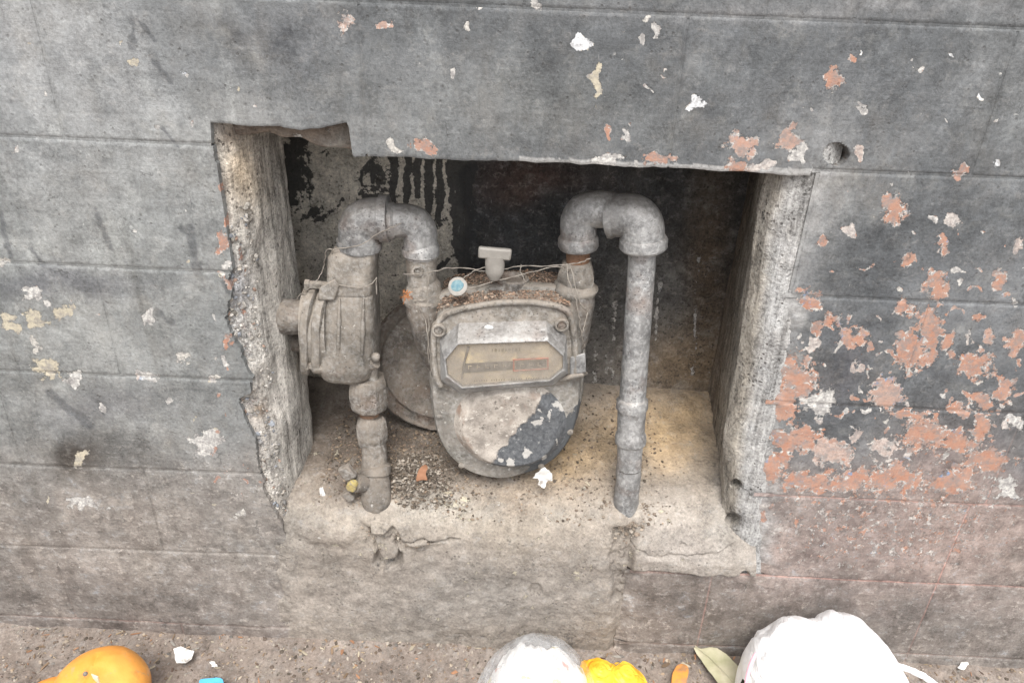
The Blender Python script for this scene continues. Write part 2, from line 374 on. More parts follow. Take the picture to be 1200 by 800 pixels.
# ---- paint and dirt on the front face (positions read off the photograph, x y rx ry hue)
CHIPS = [  # hue: 0 white, .1 tan, .5 white over salmon, 1 salmon
 (405,26,9,17,.45),(452,29,7,7,.5),(677,51,12,11,0),(818,121,11,9,0),(533,88,5,9,.3),(630,10,7,5,.3),(462,175,8,8,.2),(495,173,16,10,.9),(700,95,5,26,.12),(711,152,4,7,.9),(730,155,6,8,.3),
 (709,187,19,5,.3),(775,188,17,6,.7),(745,190,8,5,.3),(868,170,20,13,.5),(926,164,15,14,.5),(937,180,11,13,.3),(865,194,16,7,.8),(895,193,14,6,.35),(978,94,9,16,.6),(996,65,5,6,.9),(948,127,4,4,.3),(1076,77,4,4,.3),
 (1007,180,6,5,.4),(1047,247,17,20,.7),(1123,203,10,10,.95),(1094,257,6,5,.3),(1114,256,9,9,.35),(1102,285,10,9,.95),(966,285,7,7,.6),(996,271,5,9,.35),(1066,304,12,7,.8),(1169,327,9,13,.9),(1197,287,6,10,.4),
 (1098,335,16,20,.8),(950,354,17,13,.75),(975,376,9,13,.7),(1001,398,20,13,.55),(1058,358,14,11,.7),(951,398,6,12,.35),(1088,380,16,26,.85),(1072,412,30,30,.95),(1110,402,13,17,1.),(1143,428,27,18,1.),(1196,402,14,22,1.),(1150,372,11,5,.9),
 (1177,455,14,20,.95),(932,440,36,38,.75),(915,470,24,28,.8),(958,470,26,20,.3),(1005,428,6,9,.4),(1040,462,24,28,.5),(1065,486,30,10,.7),(1150,468,20,12,.85),(1125,480,20,10,.8),
 (930,515,42,26,.65),(975,528,34,20,.45),(1000,505,12,10,.4),(1085,510,40,22,.9),(1035,525,24,14,.4),(1125,520,30,16,.9),(1150,500,14,24,.9),(1160,540,40,20,.8),(905,545,30,26,.9),(1050,560,50,22,.85),(950,565,50,20,.6),(1110,565,30,18,.7),(1180,570,20,16,.3),
 (1190,490,12,10,.3),(1130,560,20,20,.9),(1000,560,30,20,.8),
 (45,374,16,10,.1),(73,364,12,8,.1),(12,385,14,8,.1),(6,372,10,7,.1),(52,432,19,11,.1),(86,443,10,10,.25),(41,398,5,6,.2),(44,412,6,7,.2),(172,370,8,10,.25),(40,345,8,5,.25),(55,352,5,5,.25),(5,305,6,8,.2),
 (243,517,20,15,.3),(215,417,9,5,.2),(250,418,6,4,.2),(168,438,14,8,.3),(160,440,8,6,.4),(155,72,9,5,.1),(262,285,8,14,.9),(268,262,5,14,.9),(272,332,9,9,.7),(266,398,6,14,.6),(118,475,6,5,.25),
 (720,588,0.1,0.1,.3),(92,535,9,9,.1),(1125,648,14,8,.75),(1010,130,4,4,.3),(760,18,8,5,.2),(770,35,6,8,.3),(560,8,8,4,.2),(545,30,6,6,.2),(100,590,22,5,.3)]
CHIPS += [(float(rng.uniform(880, 1200)), float(y), float(rng.uniform(3, 10)), float(rng.uniform(3, 8)), float(rng.choice([.3, .5, .8, 1.]))) for y in rng.triangular(260, 480, 620, 34)]
CHIPS += [(float(rng.uniform(640, 1200)), float(rng.uniform(30, 330)), float(rng.uniform(1.5, 5)), float(rng.uniform(1.5, 4.5)), float(rng.choice([.0, .3, .3, .8]))) for _ in range(26)]
CHIPS += [(float(rng.uniform(0, 300)), float(rng.uniform(30, 640)), float(rng.uniform(1.5, 4.5)), float(rng.uniform(1.5, 4)), float(rng.choice([.05, .3, .3]))) for _ in range(26)]
DARKS = [(262, 26, 286, 50, 8), (157, 24, 154, 54, 5), (160, 22, 182, 48, 3), (180, 72, 200, 96, 4), (222, 270, 233, 318, 6), (212, 268, 226, 276, 4), (112, 246, 130, 292, 4), (318, 62, 334, 40, 11), (326, 40, 342, 60, 5),
         (182, 362, 186, 368, 5), (188, 368, 202, 378, 5), (0, 250, 12, 300, 4), (60, 460, 105, 500, 6), (190, 150, 208, 172, 2), (36, 290, 50, 310, 3), (1090, 430, 1110, 445, 9), (960, 415, 985, 430, 10), (265, 330, 276, 352, 5), (1000, 470, 1030, 480, 8)]
CHIPS += [(float(x), float(y), float(rng.uniform(2, 6.5)), float(rng.uniform(2, 6)), float(rng.choice([.2, .3, .35, .5, .9, 1.]))) for x, y in zip(880 + 320 * rng.random(150) ** .9, rng.triangular(300, 500, 610, 150))]
CHIPS += [(float(rng.uniform(250, 300)), float(rng.uniform(180, 620)), float(rng.uniform(2, 5)), float(rng.uniform(2, 6)), float(rng.choice([.2, .3, .9]))) for _ in range(26)]
def tint_blend(px, py, base, blobs, w=.35):
    n1 = fbm(px / 60, py / 60, 0 * px, 1.0, 4, 91); n2 = fbm(px / 60, py / 60, 0 * px + 5, 1.0, 4, 95)
    x, y = px + 40 * w * n1 * 2, py + 40 * w * n2 * 2
    c = np.tile(np.array(base, float), (len(px), 1))
    for b in blobs:
        if b[0] == 'band': _, ya, yb, col, s = b; f = sstep(ya, yb, y + (x - 600) * -.04) * s
        elif b[0] == 'bandx': _, xa, xb, col, s = b; f = sstep(xa, xb, x) * s
        else: cx, cy, rx, ry, col, s = b; f = np.exp(-(((x - cx) / rx) ** 2 + ((y - cy) / ry) ** 2)) * s
        c += (np.array(col) - c) * f[:, None]
    return c
LG = (.235, .240, .232); DK = (.105, .110, .118); BR = (.265, .232, .203)
def wall_attrs(V, px, py):
    t = tint_blend(px, py, (.104, .109, .113), [
        (110, 330, 330, 330, LG, .95), (60, 60, 200, 150, (.26, .265, .265), .8), (330, 60, 110, 80, (.13, .135, .14), .75), (260, 150, 60, 60, (.23, .23, .22), .5),
        (620, 130, 200, 50, (.145, .148, .143), .5), (1190, 110, 80, 110, (.19, .195, .195), .8), (1000, 10, 260, 14, (.20, .20, .20), .8), (950, 100, 130, 70, (.115, .12, .125), .7),
        (960, 260, 40, 130, (.24, .24, .235), .75), (1030, 410, 170, 150, (.085, .09, .095), .8), (1150, 360, 80, 60, (.17, .175, .18), .6), (75, 332, 90, 16, (.13, .135, .145), .7),
        (75, 535, 45, 22, (.06, .052, .045), .85), (100, 490, 60, 40, (.14, .14, .14), .5), (50, 500, 120, 120, (.20, .20, .19), .5), (980, 430, 30, 45, (.09, .09, .10), .8),
        ('band', 520, 620, BR, .75), (1050, 640, 230, 70, (.34, .255, .225), .8), (1000, 600, 200, 40, (.27, .22, .20), .4), (300, 640, 120, 90, (.23, .215, .195), .5), ('band', 665, 720, (.215, .188, .168), .6),  # brown and pinkish tones low on the wall, lightened to carry haze
        (920, 610, 40, 30, (.14, .13, .12), .5), (800, 725, 90, 45, (.16, .135, .118), .85), (960, 640, 90, 50, (.25, .20, .18), .6), (1120, 560, 60, 60, (.30, .21, .18), .4), (1020, 720, 220, 40, (.15, .135, .125), .5), (180, 745, 240, 14, (.17, .135, .12), .5), (78, 533, 44, 24, (.045, .038, .032), .95), (110, 480, 70, 26, (.115, .115, .118), .7), (75, 332, 100, 14, (.12, .122, .128), .7), (30, 540, 22, 40, (.26, .25, .235), .5), (330, 55, 60, 34, (.10, .104, .11), .7)])
    peel = np.full(len(px), -1.0); hue = np.full(len(px), .3)
    PX, PY = px, py
    px = PX + fbm(PX / 13, PY / 13, 0 * PX, 1., 3, 201) * 11; py = PY + fbm(PX / 13, PY / 13, 0 * PX + 7, 1., 3, 207) * 11
    for cx, cy, rx, ry, h in CHIPS:
        m = (np.abs(px - cx) < rx * 2.2) & (np.abs(py - cy) < ry * 2.2)
        if not m.any(): continue
        kk = .80 if (cx > 850 and cy > 400) else .98; d = 1 - np.sqrt(((px[m] - cx) / (rx * kk)) ** 2 + ((py[m] - cy) / (ry * kk)) ** 2); old = peel[m]; hh = hue[m]
        hue[m] = np.where(d > old, h, hh); peel[m] = np.maximum(old, d)
    px, py = PX, PY
    # broad worn area low on the right
    n = fbm(px / 26, py / 26, 0 * px, 1., 5, 44)
    broad = np.exp(-(((px - 1040) / 190) ** 2 + ((py - 545) / 60) ** 2)) * 1.0 + np.exp(-(((px - 915) / 40) ** 2 + ((py - 470) / 80) ** 2)) * .7 + np.exp(-(((px - 1050) / 220) ** 2 + ((py - 640) / 60) ** 2)) * .35 - 1.50 + n * .9 + fbm(px / 9, py / 8, 0 * px, 1., 4, 45) * .55
    m = broad > peel; hue[m] = np.where(fbm(px / 40, py / 40, 0 * px + 3, 1., 3, 47) > -.12, .9, .4)[m]; peel = np.maximum(peel, broad)
    # dirt hides the flaking towards the ground
    peel -= sstep(575, 640, py - (px - 1000) * .03) * .30 * (px > 700)
    lowm = np.clip(np.exp(-(((px - 1040) / 230) ** 2 + ((py - 600) / 110) ** 2)) * 1.2 + .8 * np.exp(-(((px - 290) / 60) ** 2 + ((py - 560) / 120) ** 2)), 0, 1); m2 = peel < -.30; hue = np.where(m2, np.where(fbm(px / 12, py / 12, 0 * px, 1, 3, 48) + (px > 700) * .25 > .1, .9, .35), hue); peel = np.maximum(peel, -1 + lowm * .95)
    dark = np.full(len(px), -1.0)
    for x0, y0, x1, y1, w in DARKS:
        dx, dy = x1 - x0, y1 - y0; tt = np.clip(((px - x0) * dx + (py - y0) * dy) / (dx * dx + dy * dy), 0, 1)
        dark = np.maximum(dark, (1 - np.hypot(px - x0 - tt * dx, py - y0 - tt * dy) / w) * .45)
    f = sstep(-.05, .22, dark + fbm(px / 8, py / 8, 0 * px, 1, 4, 33) * .45) * .62; t = t + (np.array((.07, .073, .078)) - t) * f[:, None]; dark = np.full(len(px), -1.)
    hr = sstep(15, 12.5, np.hypot(px - 980, (py - 181) * 1.12)); t = t + (np.array((.06, .048, .04)) - t) * hr[:, None]  # hole interior darkened in the tint to stand for its shade
    wr = sstep(.045, .006, V[:, 0] - fR(V[:, 2]) + fbm(V[:, 0], 0 * px, V[:, 2], 30, 4, 35) * .022) * (V[:, 2] < .77) * (V[:, 2] > .20) * (V[:, 0] > 0); t = t + (np.array((.36, .355, .345)) - t) * (wr * .85)[:, None]
    sc = .20 + .62 * sstep(520, 600, py + (px - 600) * -.04 + fbm(px / 50, py / 50, 0 * px, 1, 3, 36) * 60)
    return {'tint': t, 'mask': np.stack([peel, hue, dark, sc], 1)}

wall = thing('block_wall', 'grey painted plastered block wall with a hollowed meter niche, peeling to salmon at right', 'wall', (0, 0, 0))
def height(X, Z):
    px, py = proj(X, 0 * X, Z)
    h = fbm(X, 0 * X, Z, 5, 3, 1) * .0025 + fbm(X, 0 * X, Z, 28, 3, 2) * .0007
    low = sstep(.26, .10, Z); h += fbm(X, 0 * X, Z, 22, 4, 3) * .0028 * low * (.35 + .65 * (X < .3))
    r = np.hypot(px - 980, (py - 181) * 1.12); h += sstep(15.0, 12.0, r) * .075          # drilled hole
    return h
def block(xl, xr, zt, zb, res=.002, edge=.0016, back=.012, name='block', topfn=None, botfn=None, crust_l=0, crust_r=0):
    w = float(np.max(xr(np.linspace(zb, zt, 9)) - xl(np.linspace(zb, zt, 9)))); nu = max(6, int(w / res)); nv = max(6, int((zt - zb) / res))
    u, v = np.meshgrid(np.linspace(0, 1, nu), np.linspace(0, 1, nv), indexing='ij')
    Z = zt + (zb - zt) * v; X = xl(Z) + (xr(Z) - xl(Z)) * u
    if botfn is not None: Zb = botfn(X); Z = zt + (Zb - zt) * v
    if topfn is not None: Zt = topfn(X); Z = Zt + (zb - Zt) * v
    Y = height(X, Z)
    dE = np.minimum(np.minimum((X - xl(Z)) + 1e-6 + (.1 if crust_l else 0), xr(Z) - X + (.1 if crust_r else 0)), np.minimum(v * (zt - zb), (1 - v) * (zt - zb)))
    Y = Y + np.clip(1 - dE / edge, 0, 1) ** 2 * edge * .6
    if crust_l and zt < .78: dl = X - xl(Z); Y = Y + sstep(.032, .0, dl + fbm(X, 0 * X, Z, 40, 3, 88) * .012) * .0065 + fbm(X, Y, Z, 60, 4, 89) * .002 * sstep(.03, .0, dl)
    # back skirt ring: extend the grid by one row each side, pushed back
    Xp = np.pad(X, 1, mode='edge'); Zp = np.pad(Z, 1, mode='edge'); Yp = np.pad(Y, 1, mode='edge')
    b = np.zeros_like(Yp); b[0, :] = b[-1, :] = 1; b[:, 0] = b[:, -1] = 1; Yp = Yp + b * back
    return grid_obj(name, Xp, Yp, Zp, M_wall, wall, wall_attrs, sharp=50)
notch_px = [(246, 144), (275, 146), (320, 149), (352, 152), (380, 149), (404, 143), (408, 144), (411, 178), (414, 184), (460, 183), (520, 187), (600, 189), (700, 193), (800, 198), (890, 203), (950, 207)]
nq = np.array([P(a, b, 0) for a, b in notch_px])
def lintel_bot(X):
    base = np.interp(X, nq[:, 0], nq[:, 2], left=.7705, right=.7705)
    inside = (X > nq[0, 0]) & (X < nq[-1, 0])
    jag = fbm(X, 0 * X, 0 * X, 60, 4, 8) * .0022 * inside
    return np.where(inside, base, .7705) + jag
JW = .0013
far_cache = {}
joint_v = []     # (x, ztop, zbot)
for c in range(len(JZ) - 1):
    zt, zb = JZ[c], JZ[c + 1]
    row = c - 6                       # row 0 spans .917 to .769
    even = (row % 2 == 0)
    x0 = -.493 if even else -.656
    js = [x0 + .327 * k for k in range(-5, 10)]
    if row == 4: js = [j if j < 0 else j for j in js]
    if row >= 4: js = [j for j in js if j < .0] + [.0] + [P(828, 705, 0)[0] + .327 * k for k in range(0, 8)]
    js = [j for j in js if -2.2 < j < 2.3]
    for a, b in zip(js[:-1], js[1:]):
        zt_, zb_ = zt - JW, zb + JW
        infr = not (b < -.80 or a > .80 or zt < -.2 or zb > 1.05)
        if not infr:
            key = (round(b - a, 3), round(zt - zb, 3))
            me = far_cache.get(key)
            if me is None:
                w, h = b - a - 2 * JW, zt - zb - 2 * JW
                u, v = np.meshgrid(np.linspace(-.003, w + .003, 40), np.linspace(.003, -h - .003, 20), indexing='ij')
                X, Z = np.clip(u, 0, w), np.clip(v, -h, 0); Y = fbm(X, 0 * X, Z, 9, 3, 6) * .002 + ((u != X) | (v != Z)) * .012
                V = np.stack([X.ravel(), Y.ravel(), Z.ravel()], 1); me = raw_mesh('block', V, grid_faces(40, 20), 50)
                set_attr(me, 'tint', tint_blend(X.ravel() * 900, Z.ravel() * 900, (.135, .138, .138), [(100, -60, 90, 60, (.18, .175, .165), .6)]))
                set_attr(me, 'mask', np.stack([fbm(X.ravel(), 0 * X.ravel(), Z.ravel(), 25, 4, 9) * .6 - .42, np.full(X.size, .7), np.full(X.size, -1.)], 1)); me.materials.append(M_wall); far_cache[key] = me
            o = bpy.data.objects.new('block', me); COL.objects.link(o); o.parent = wall; o.location = (a + JW, 0, zt_)
            continue
        cf = lambda x: (lambda z: 0 * z + x)
        xl, xr = cf(a + JW), cf(b - JW); cl = cr = 0; bot = None
        zm = np.linspace(zb, zt, 20)
        if row == 0:
            bot = lintel_bot
            if a < .45 and b > -.45: zb_ = zb
            block(xl, xr, zt_, zb_, botfn=bot if (a < .45 and b > -.45) else None, res=.0016 if a > .1 else .002); continue
        if row >= 1:
            hiL = fL; hiR = fR
            if row >= 5: hiR = cf(XSLOT + .001)
            Lm, Rm = float(np.min(hiL(zm))), float(np.max(hiR(zm)))
            if a < Lm - .02 and b > Lm:               # block cut by the left edge of the niche
                e = hiL; block(xl, (lambda z, e=e, b=b: np.minimum(e(z) + fbm(z, z, z, 70, 5, 4, .65) * .0060, b - JW)), zt_, zb_, crust_r=1)
                if b > Rm + .02: block((lambda z, e=hiR: e(z)), xr, zt_, zb_, crust_l=1)
                continue
            if a < Rm and b > Rm + .01:
                e = hiR; block((lambda z, e=e, a=a: np.maximum(e(z) + fbm(z, z, z, 70, 5, 14, .65) * .0050, a + JW)), xr, zt_, zb_, crust_l=1); continue
            if a >= Lm - .021 and b <= Rm + .01: continue
        block(xl, xr, zt_, zb_)
# joints: recessed bands of filler between the blocks
mb = MB(); JD = .0010
def strip(xa, xb, za, zb, d=JD):
    n = max(2, int(max(xb - xa, abs(za - zb)) / .01)); V = []; F = []
    hor = (xb - xa) > abs(za - zb)
    for k in range(n + 1):
        t = k / n
        if hor: x = xa + (xb - xa) * t; q = [(x, za), (x, zb)]
        else: z = za + (zb - za) * t; q = [(xa, z), (xb, z)]
        for (x, z) in q:
            V.append((x, float(height(np.array([x]), np.array([z]))[0]) + d, z))
    for k in range(n): F.append((2 * k, 2 * k + 1, 2 * k + 3, 2 * k + 2))
    mb.add(V, F)
for c in range(1, len(JZ) - 1):
    z = JZ[c]; row = c - 6
    segs = [(-2.1, 2.1)]
    if row >= 1:
        l, r = float(fL(z)) - .001, float(fR(z)) + .001
        if row >= 5: r = XSLOT + .008
        if row == 1: segs = [(-2.1, nq[0, 0] - .002), (float(fR(z)) + .004, 2.1)]
        else: segs = [(-2.1, l), (r, 2.1)]
    for a, b in segs: strip(a, b, z + .003, z - .003)
for c in range(len(JZ) - 1):
    row = c - 6; zt, zb = JZ[c] - .0035, JZ[c + 1] + .0035
    if row == 6: zb = JZ[c + 1]
    if row == 0: zb = JZ[c + 1] - .003
    x0 = -.493 if row % 2 == 0 else -.656
    js = [x0 + .327 * k for k in range(-5, 10)]
    if row >= 4: js = [j for j in js if j < 0] + [P(828, 705, 0)[0] + .327 * k for k in range(0, 8)]
    for j in js:
        if not -2.2 < j < 2.2: continue
        if row >= 1:
            r = float(np.max(fR(np.linspace(zb, zt, 5)))) if row < 5 else XSLOT + .01
            if float(np.min(fL(np.linspace(zb, zt, 5)))) - .003 < j < r + .003: continue
        strip(j - .003, j + .003, zt, zb, JD + .0003)
V = np.array(mb.v); V[:, 1] += fbm(V[:, 0], V[:, 1], V[:, 2], 60, 2, 3) * .0004; mb.v = [tuple(v) for v in V]
me = raw_mesh('mortar_joints', V, mb.f)
px, py = proj(V[:, 0], V[:, 1], V[:, 2])
wa = wall_attrs(V, px, py); tj = wa['tint'] * .92; f = np.maximum(np.exp(-(((px - 1040) / 260) ** 2 + ((py - 650) / 90) ** 2)) * 1.3, np.exp(-(((px - 820) / 60) ** 2 + ((py - 715) / 50) ** 2)) * .7) * .75; f = np.maximum(f, np.exp(-(((px - 100) / 160) ** 2 + ((py - 735) / 16) ** 2)) * .4)
tj = tj + (np.array((.45, .28, .24)) - tj) * np.clip(f, 0, 1)[:, None]
set_attr(me, 'tint', tj); set_attr(me, 'mask', wa['mask']); jo = link_mesh('mortar_joint', me, M_wall, wall); jo['kind'] = 'stuff'
# unseen solid core behind, added to stop light leaking in, with the niche left open
mb = MB()
for (xa, xb, za, zb, ya, yb) in ((-2.2, -.47, -.1, 1.80, .016, .5), (.47, 2.2, -.1, 1.80, .016, .5), (-.47, .47, .83, 1.80, .016, .5), (-.47, .47, -.1, .16, .06, .5), (-.47, .47, .16, .83, .33, .5)):
    mb.box(((xa + xb) / 2, (ya + yb) / 2, (za + zb) / 2), xb - xa, yb - ya, zb - za)
V = np.array(mb.v); me = raw_mesh('wall_core', V, mb.f, None, False)
set_attr(me, 'tint', np.tile([.2, .19, .18], (len(V), 1))); set_attr(me, 'mask', np.tile([-1., .3, -1.], (len(V), 1))); link_mesh('wall_core', me, M_rough, wall)

# ------------------------------------------------------------------ niche surfaces
DB = .275                                   # depth of the back wall
def resample(sec, n):
    sec = np.array(sec); d = np.r_[0, np.cumsum(np.hypot(*(np.diff(sec, axis=0).T)))]; t = np.linspace(0, d[-1], n)
    return np.interp(t, d, sec[:, 0]), np.interp(t, d, sec[:, 1])
def pit(px, py, cx, cy, r, d, asp=1.0): return sstep(r * 1.15, r * .6, np.hypot(px - cx, (py - cy) * asp)) * d
def reveal(side):
    zs = np.arange(.845, .17, -.0022); n = 120; X = np.zeros((n, len(zs))); Y = np.zeros_like(X)
    for j, z in enumerate(zs):
        if side < 0:
            e, es = float(fL(z)), float(fLs(z)); bx = P(349, 470, .295)[0]
            x3 = P(331, 300, .085)[0]; w_ = x3 - es
            sec = [(e - .02, .010), (e + .002, .0075), (es + w_ * .30, .013), (es + w_ * .62, .030), (es + w_ * .92, .064), (x3, .088), (x3 + .002, .13), (bx, DB + .02)]
        else:
            e, es = float(fR(z)), float(fRs(z)); bx = P(846, 400, DB)[0]
            sec = [(e + .036, .012), (e + .018, .0045), (e + .004, .0035), (es - .010, .0085), (es - .020, .018), (es - .028, .040), (es - .028 + (bx - es + .028) * .45, .12), (bx, DB + .02)]
        X[:, j], Y[:, j] = resample(sec, n)
    Z = np.tile(zs, (n, 1))
    if side > 0: X, Y, Z = X[::-1], Y[::-1], Z[::-1]
    inn = sstep(.004, .03, Y)
    d = fbm(X, Y, Z * .5, 26, 4, 21 + side) * .0055 + fbm(X, Y * .6, Z * .25, 95, 3, 25) * .0022
    X = X - side * (d + .003 * (side > 0)) * (.25 + .75 * inn) * np.where(Y < .0125, .3, 1.); Y = Y + fbm(X, Z, Y, 45, 4, 27) * .0045 * (1 - .6 * inn) * sstep(.0, .012, Y)
    if side > 0:
        ax, ay = proj(X, Y, Z); pp = pit(ax, ay, 858, 609, 8, .03) + pit(ax, ay, 862, 568, 6, .02); X = X + pp * .5; Y = Y + pp
    def at(V, px, py):
        x, y, z = V.T; n = len(x); mask = np.stack([np.full(n, -1.), np.full(n, .3), np.full(n, -1.)], 1)
        if side < 0:
            t = tint_blend(px, py, (.46, .435, .395), [(285, 200, 22, 40, (.58, .47, .34), .9), (268, 160, 20, 14, (.16, .12, .09), .8), (275, 360, 24, 60, (.50, .485, .47), .8), (282, 340, 14, 30, (.40, .42, .46), .5), (300, 520, 22, 60, (.50, .46, .42), .7), (300, 480, 10, 12, (.20, .14, .09), .8), (320, 620, 60, 40, (.30, .26, .22), .8)], .15)
            dk = (y - .10 - .10 * sstep(.50, .72, z) * -1 - .08 * vnoise(z * 9, 0 * z, 0 * z, 4)) / .06
            band = np.exp(-((y - .20 - .01 * np.sin(z * 13)) / .05) ** 2) * .9 - .95 + .35 * sstep(.5, .78, z)
            mask[:, 2] = np.clip(band + .9 * fbm(x, y * 22, z * 5, 3, 5, 61), -1, .5)
            
            # remains of coloured paint on the broken edge
            rim = (y < .016) & (z < .66); mask[:, 0] = np.where(rim, fbm(x, y, z, 45, 4, 71) * .8 - .22, -1); mask[:, 1] = np.where(z < .56, .35, .75)
        else:
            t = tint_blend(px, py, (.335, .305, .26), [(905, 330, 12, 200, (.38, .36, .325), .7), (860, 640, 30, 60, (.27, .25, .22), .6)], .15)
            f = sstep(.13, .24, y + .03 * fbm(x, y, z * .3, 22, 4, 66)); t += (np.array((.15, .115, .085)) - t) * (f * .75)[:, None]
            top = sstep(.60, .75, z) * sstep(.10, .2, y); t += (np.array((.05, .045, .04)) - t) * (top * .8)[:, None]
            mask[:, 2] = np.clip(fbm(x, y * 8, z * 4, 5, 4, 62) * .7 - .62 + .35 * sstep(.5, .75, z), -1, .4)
            t += (np.array((.40, .41, .42)) - t) * (sstep(.02, .008, y) * .6)[:, None]
        return {'tint': t, 'mask': mask}
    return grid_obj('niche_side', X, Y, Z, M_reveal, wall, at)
o = reveal(-1); o['label'] = 'left side of the niche, pale scraped mortar with a broken paint edge'
o = reveal(1); o['label'] = 'right side of the niche, pale scraped mortar turning brown inside'
zz = rng.uniform(.22, .70, 520); tt = rng.random(520) ** 1.6; el_ = fL(zz); es_ = fLs(zz); x3_ = P(331, 300, .085)[0]
xx = el_ + .001 + tt * np.clip((x3_ - el_) * .6, .004, .03); dd = .0075 + np.clip((xx - es_) / (x3_ - es_), 0, 1) * .028
DEB = [(.40, .39, .37), (.34, .33, .31), (.28, .27, .25), (.24, .24, .24), (.30, .22, .18), (.46, .45, .43), (.22, .24, .27), (.36, .34, .31)]
def grit_later(): grit('broken_crumb', np.stack([xx, dd - .001, zz], 1), (.0010, .0048), DEB, None, None, wall, flat=1.0)
# back of the niche
X, Z = np.meshgrid(np.arange(-.47, .46, .0022), np.arange(.84, .2, -.0022), indexing='ij')
Y = DB + fbm(X, 0 * X, Z, 7, 4, 31) * .006 + fbm(X, 0 * X, Z, 40, 3, 33) * .0014 - np.where(X < P(545, 250, DB)[0], .002, 0)
DRIPS = [(461, 170, 240, 5), (477, 180, 246, 5), (489, 180, 230, 5), (503, 180, 252, 6), (516, 180, 262, 5), (529, 180, 236, 5), (437, 195, 212, 3), (539, 180, 300, 9), (425, 205, 218, 2.5), (548, 180, 420, 9)]
def back_at(V, px, py):
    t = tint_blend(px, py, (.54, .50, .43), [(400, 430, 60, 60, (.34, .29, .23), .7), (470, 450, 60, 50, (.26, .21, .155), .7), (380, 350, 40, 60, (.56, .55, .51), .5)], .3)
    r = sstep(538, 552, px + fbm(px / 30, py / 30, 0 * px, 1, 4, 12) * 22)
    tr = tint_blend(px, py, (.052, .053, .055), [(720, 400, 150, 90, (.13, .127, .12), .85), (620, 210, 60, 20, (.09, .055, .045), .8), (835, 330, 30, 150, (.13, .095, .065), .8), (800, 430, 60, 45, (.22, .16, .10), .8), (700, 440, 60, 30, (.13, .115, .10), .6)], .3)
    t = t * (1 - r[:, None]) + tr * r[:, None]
    dark = np.full(len(px), -1.); q = px + fbm(px / 14, py / 14, 0 * px, 1, 3, 15) * 4
    for x, y0, y1, w in DRIPS:
        ww = w * (1 - .35 * sstep(y1 - 25, y1, py)) ; d = np.where(py < y1, 1 - np.abs(q - x - (py - 200) * -.03) / ww, 1 - np.hypot(q - x, py - y1) / ww); dark = np.maximum(dark, np.where(py > y0 - 6, d * .75, -1))
    dark = np.maximum(dark, np.exp(-(((px - 345 + (py - 200) * .08) / 26) ** 2 + ((py - 190) / 75) ** 2)) * .9 - .52 + fbm(px / 7, py / 30, 0 * px, 1, 4, 29) * .5)
    sp = fbm((px + py) / 12, (py - px) / 40, 0 * px, 1, 4, 19); dark = np.maximum(dark, np.where((px < 545) & (py < 330), sp * 1.1 - .36 - (py > 260) * .12, -1))
    mask = np.stack([np.full(len(px), -1.), np.full(len(px), .3), dark], 1)
    pale = np.full(len(px), -1.)
    for x, y0, y1, w in ((668, 330, 470, 3), (700, 345, 450, 4), (717, 300, 460, 4), (768, 330, 400, 3), (812, 300, 400, 3), (815, 390, 440, 3), (640, 320, 380, 2), (760, 352, 366, 5)):
        pale = np.maximum(pale, np.where((py > y0) & (py < y1), (1 - np.abs(px - x + (py - 400) * .06 + fbm(px / 20, py / 20, 0 * px, 1, 3, 24) * 4) / w) * .4 + fbm(px / 5, py / 22, 0 * px, 1, 3, 23) * .8 - .42, -1))
    mask[:, 0] = pale; mask[:, 1] = .3
    return {'tint': t, 'mask': mask}
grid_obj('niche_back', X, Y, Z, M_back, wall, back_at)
# lintel: recessed broken face in the notch, then the underside
lz = np.array([P(a, b, .02) for a, b in ((246, 150), (262, 158), (300, 158), (330, 158), (350, 160), (366, 168), (382, 173), (405, 176), (430, 182))])
xs = np.arange(-.47, .47, .003); edge = np.interp(xs, lz[:, 0], lz[:, 2], right=.776) + fbm(xs, 0 * xs, 0 * xs, 50, 3, 77) * .004
prof = [(.022, .06), (.019, .03), (.022, 0.0), (.032, -.002), (.10, .0), (.20, .002), (.30, .003)]
nv = 90; X = np.tile(xs[:, None], (1, nv)); Y = np.zeros_like(X); Z = np.zeros_like(X)
for i, x in enumerate(xs):
    a, b = resample(prof, nv); Y[i] = a; Z[i] = edge[i] + b
Y += fbm(X, Y, Z, 35, 4, 78) * .006 * sstep(.06, .02, Y); Z += fbm(X, Y, Z, 30, 3, 79) * .003 * sstep(.02, .05, Y)
grid_obj('niche_lintel', X, Y, Z, M_rough, wall, lambda V, px, py: {'tint': tint_blend(px, py, (.16, .125, .10), [(350, 155, 60, 12, (.20, .17, .14), .7), (400, 165, 20, 14, (.19, .18, .16), .8), (262, 152, 16, 14, (.05, .04, .035), .9)]), 'mask': np.stack([fbm(px / 9, py / 6, 0 * px, 1, 3, 5) * .8 - .38, np.full(len(px), .3), np.full(len(px), -1.)], 1)})  # near-black blob paints in the dark of the notch's left corner hole
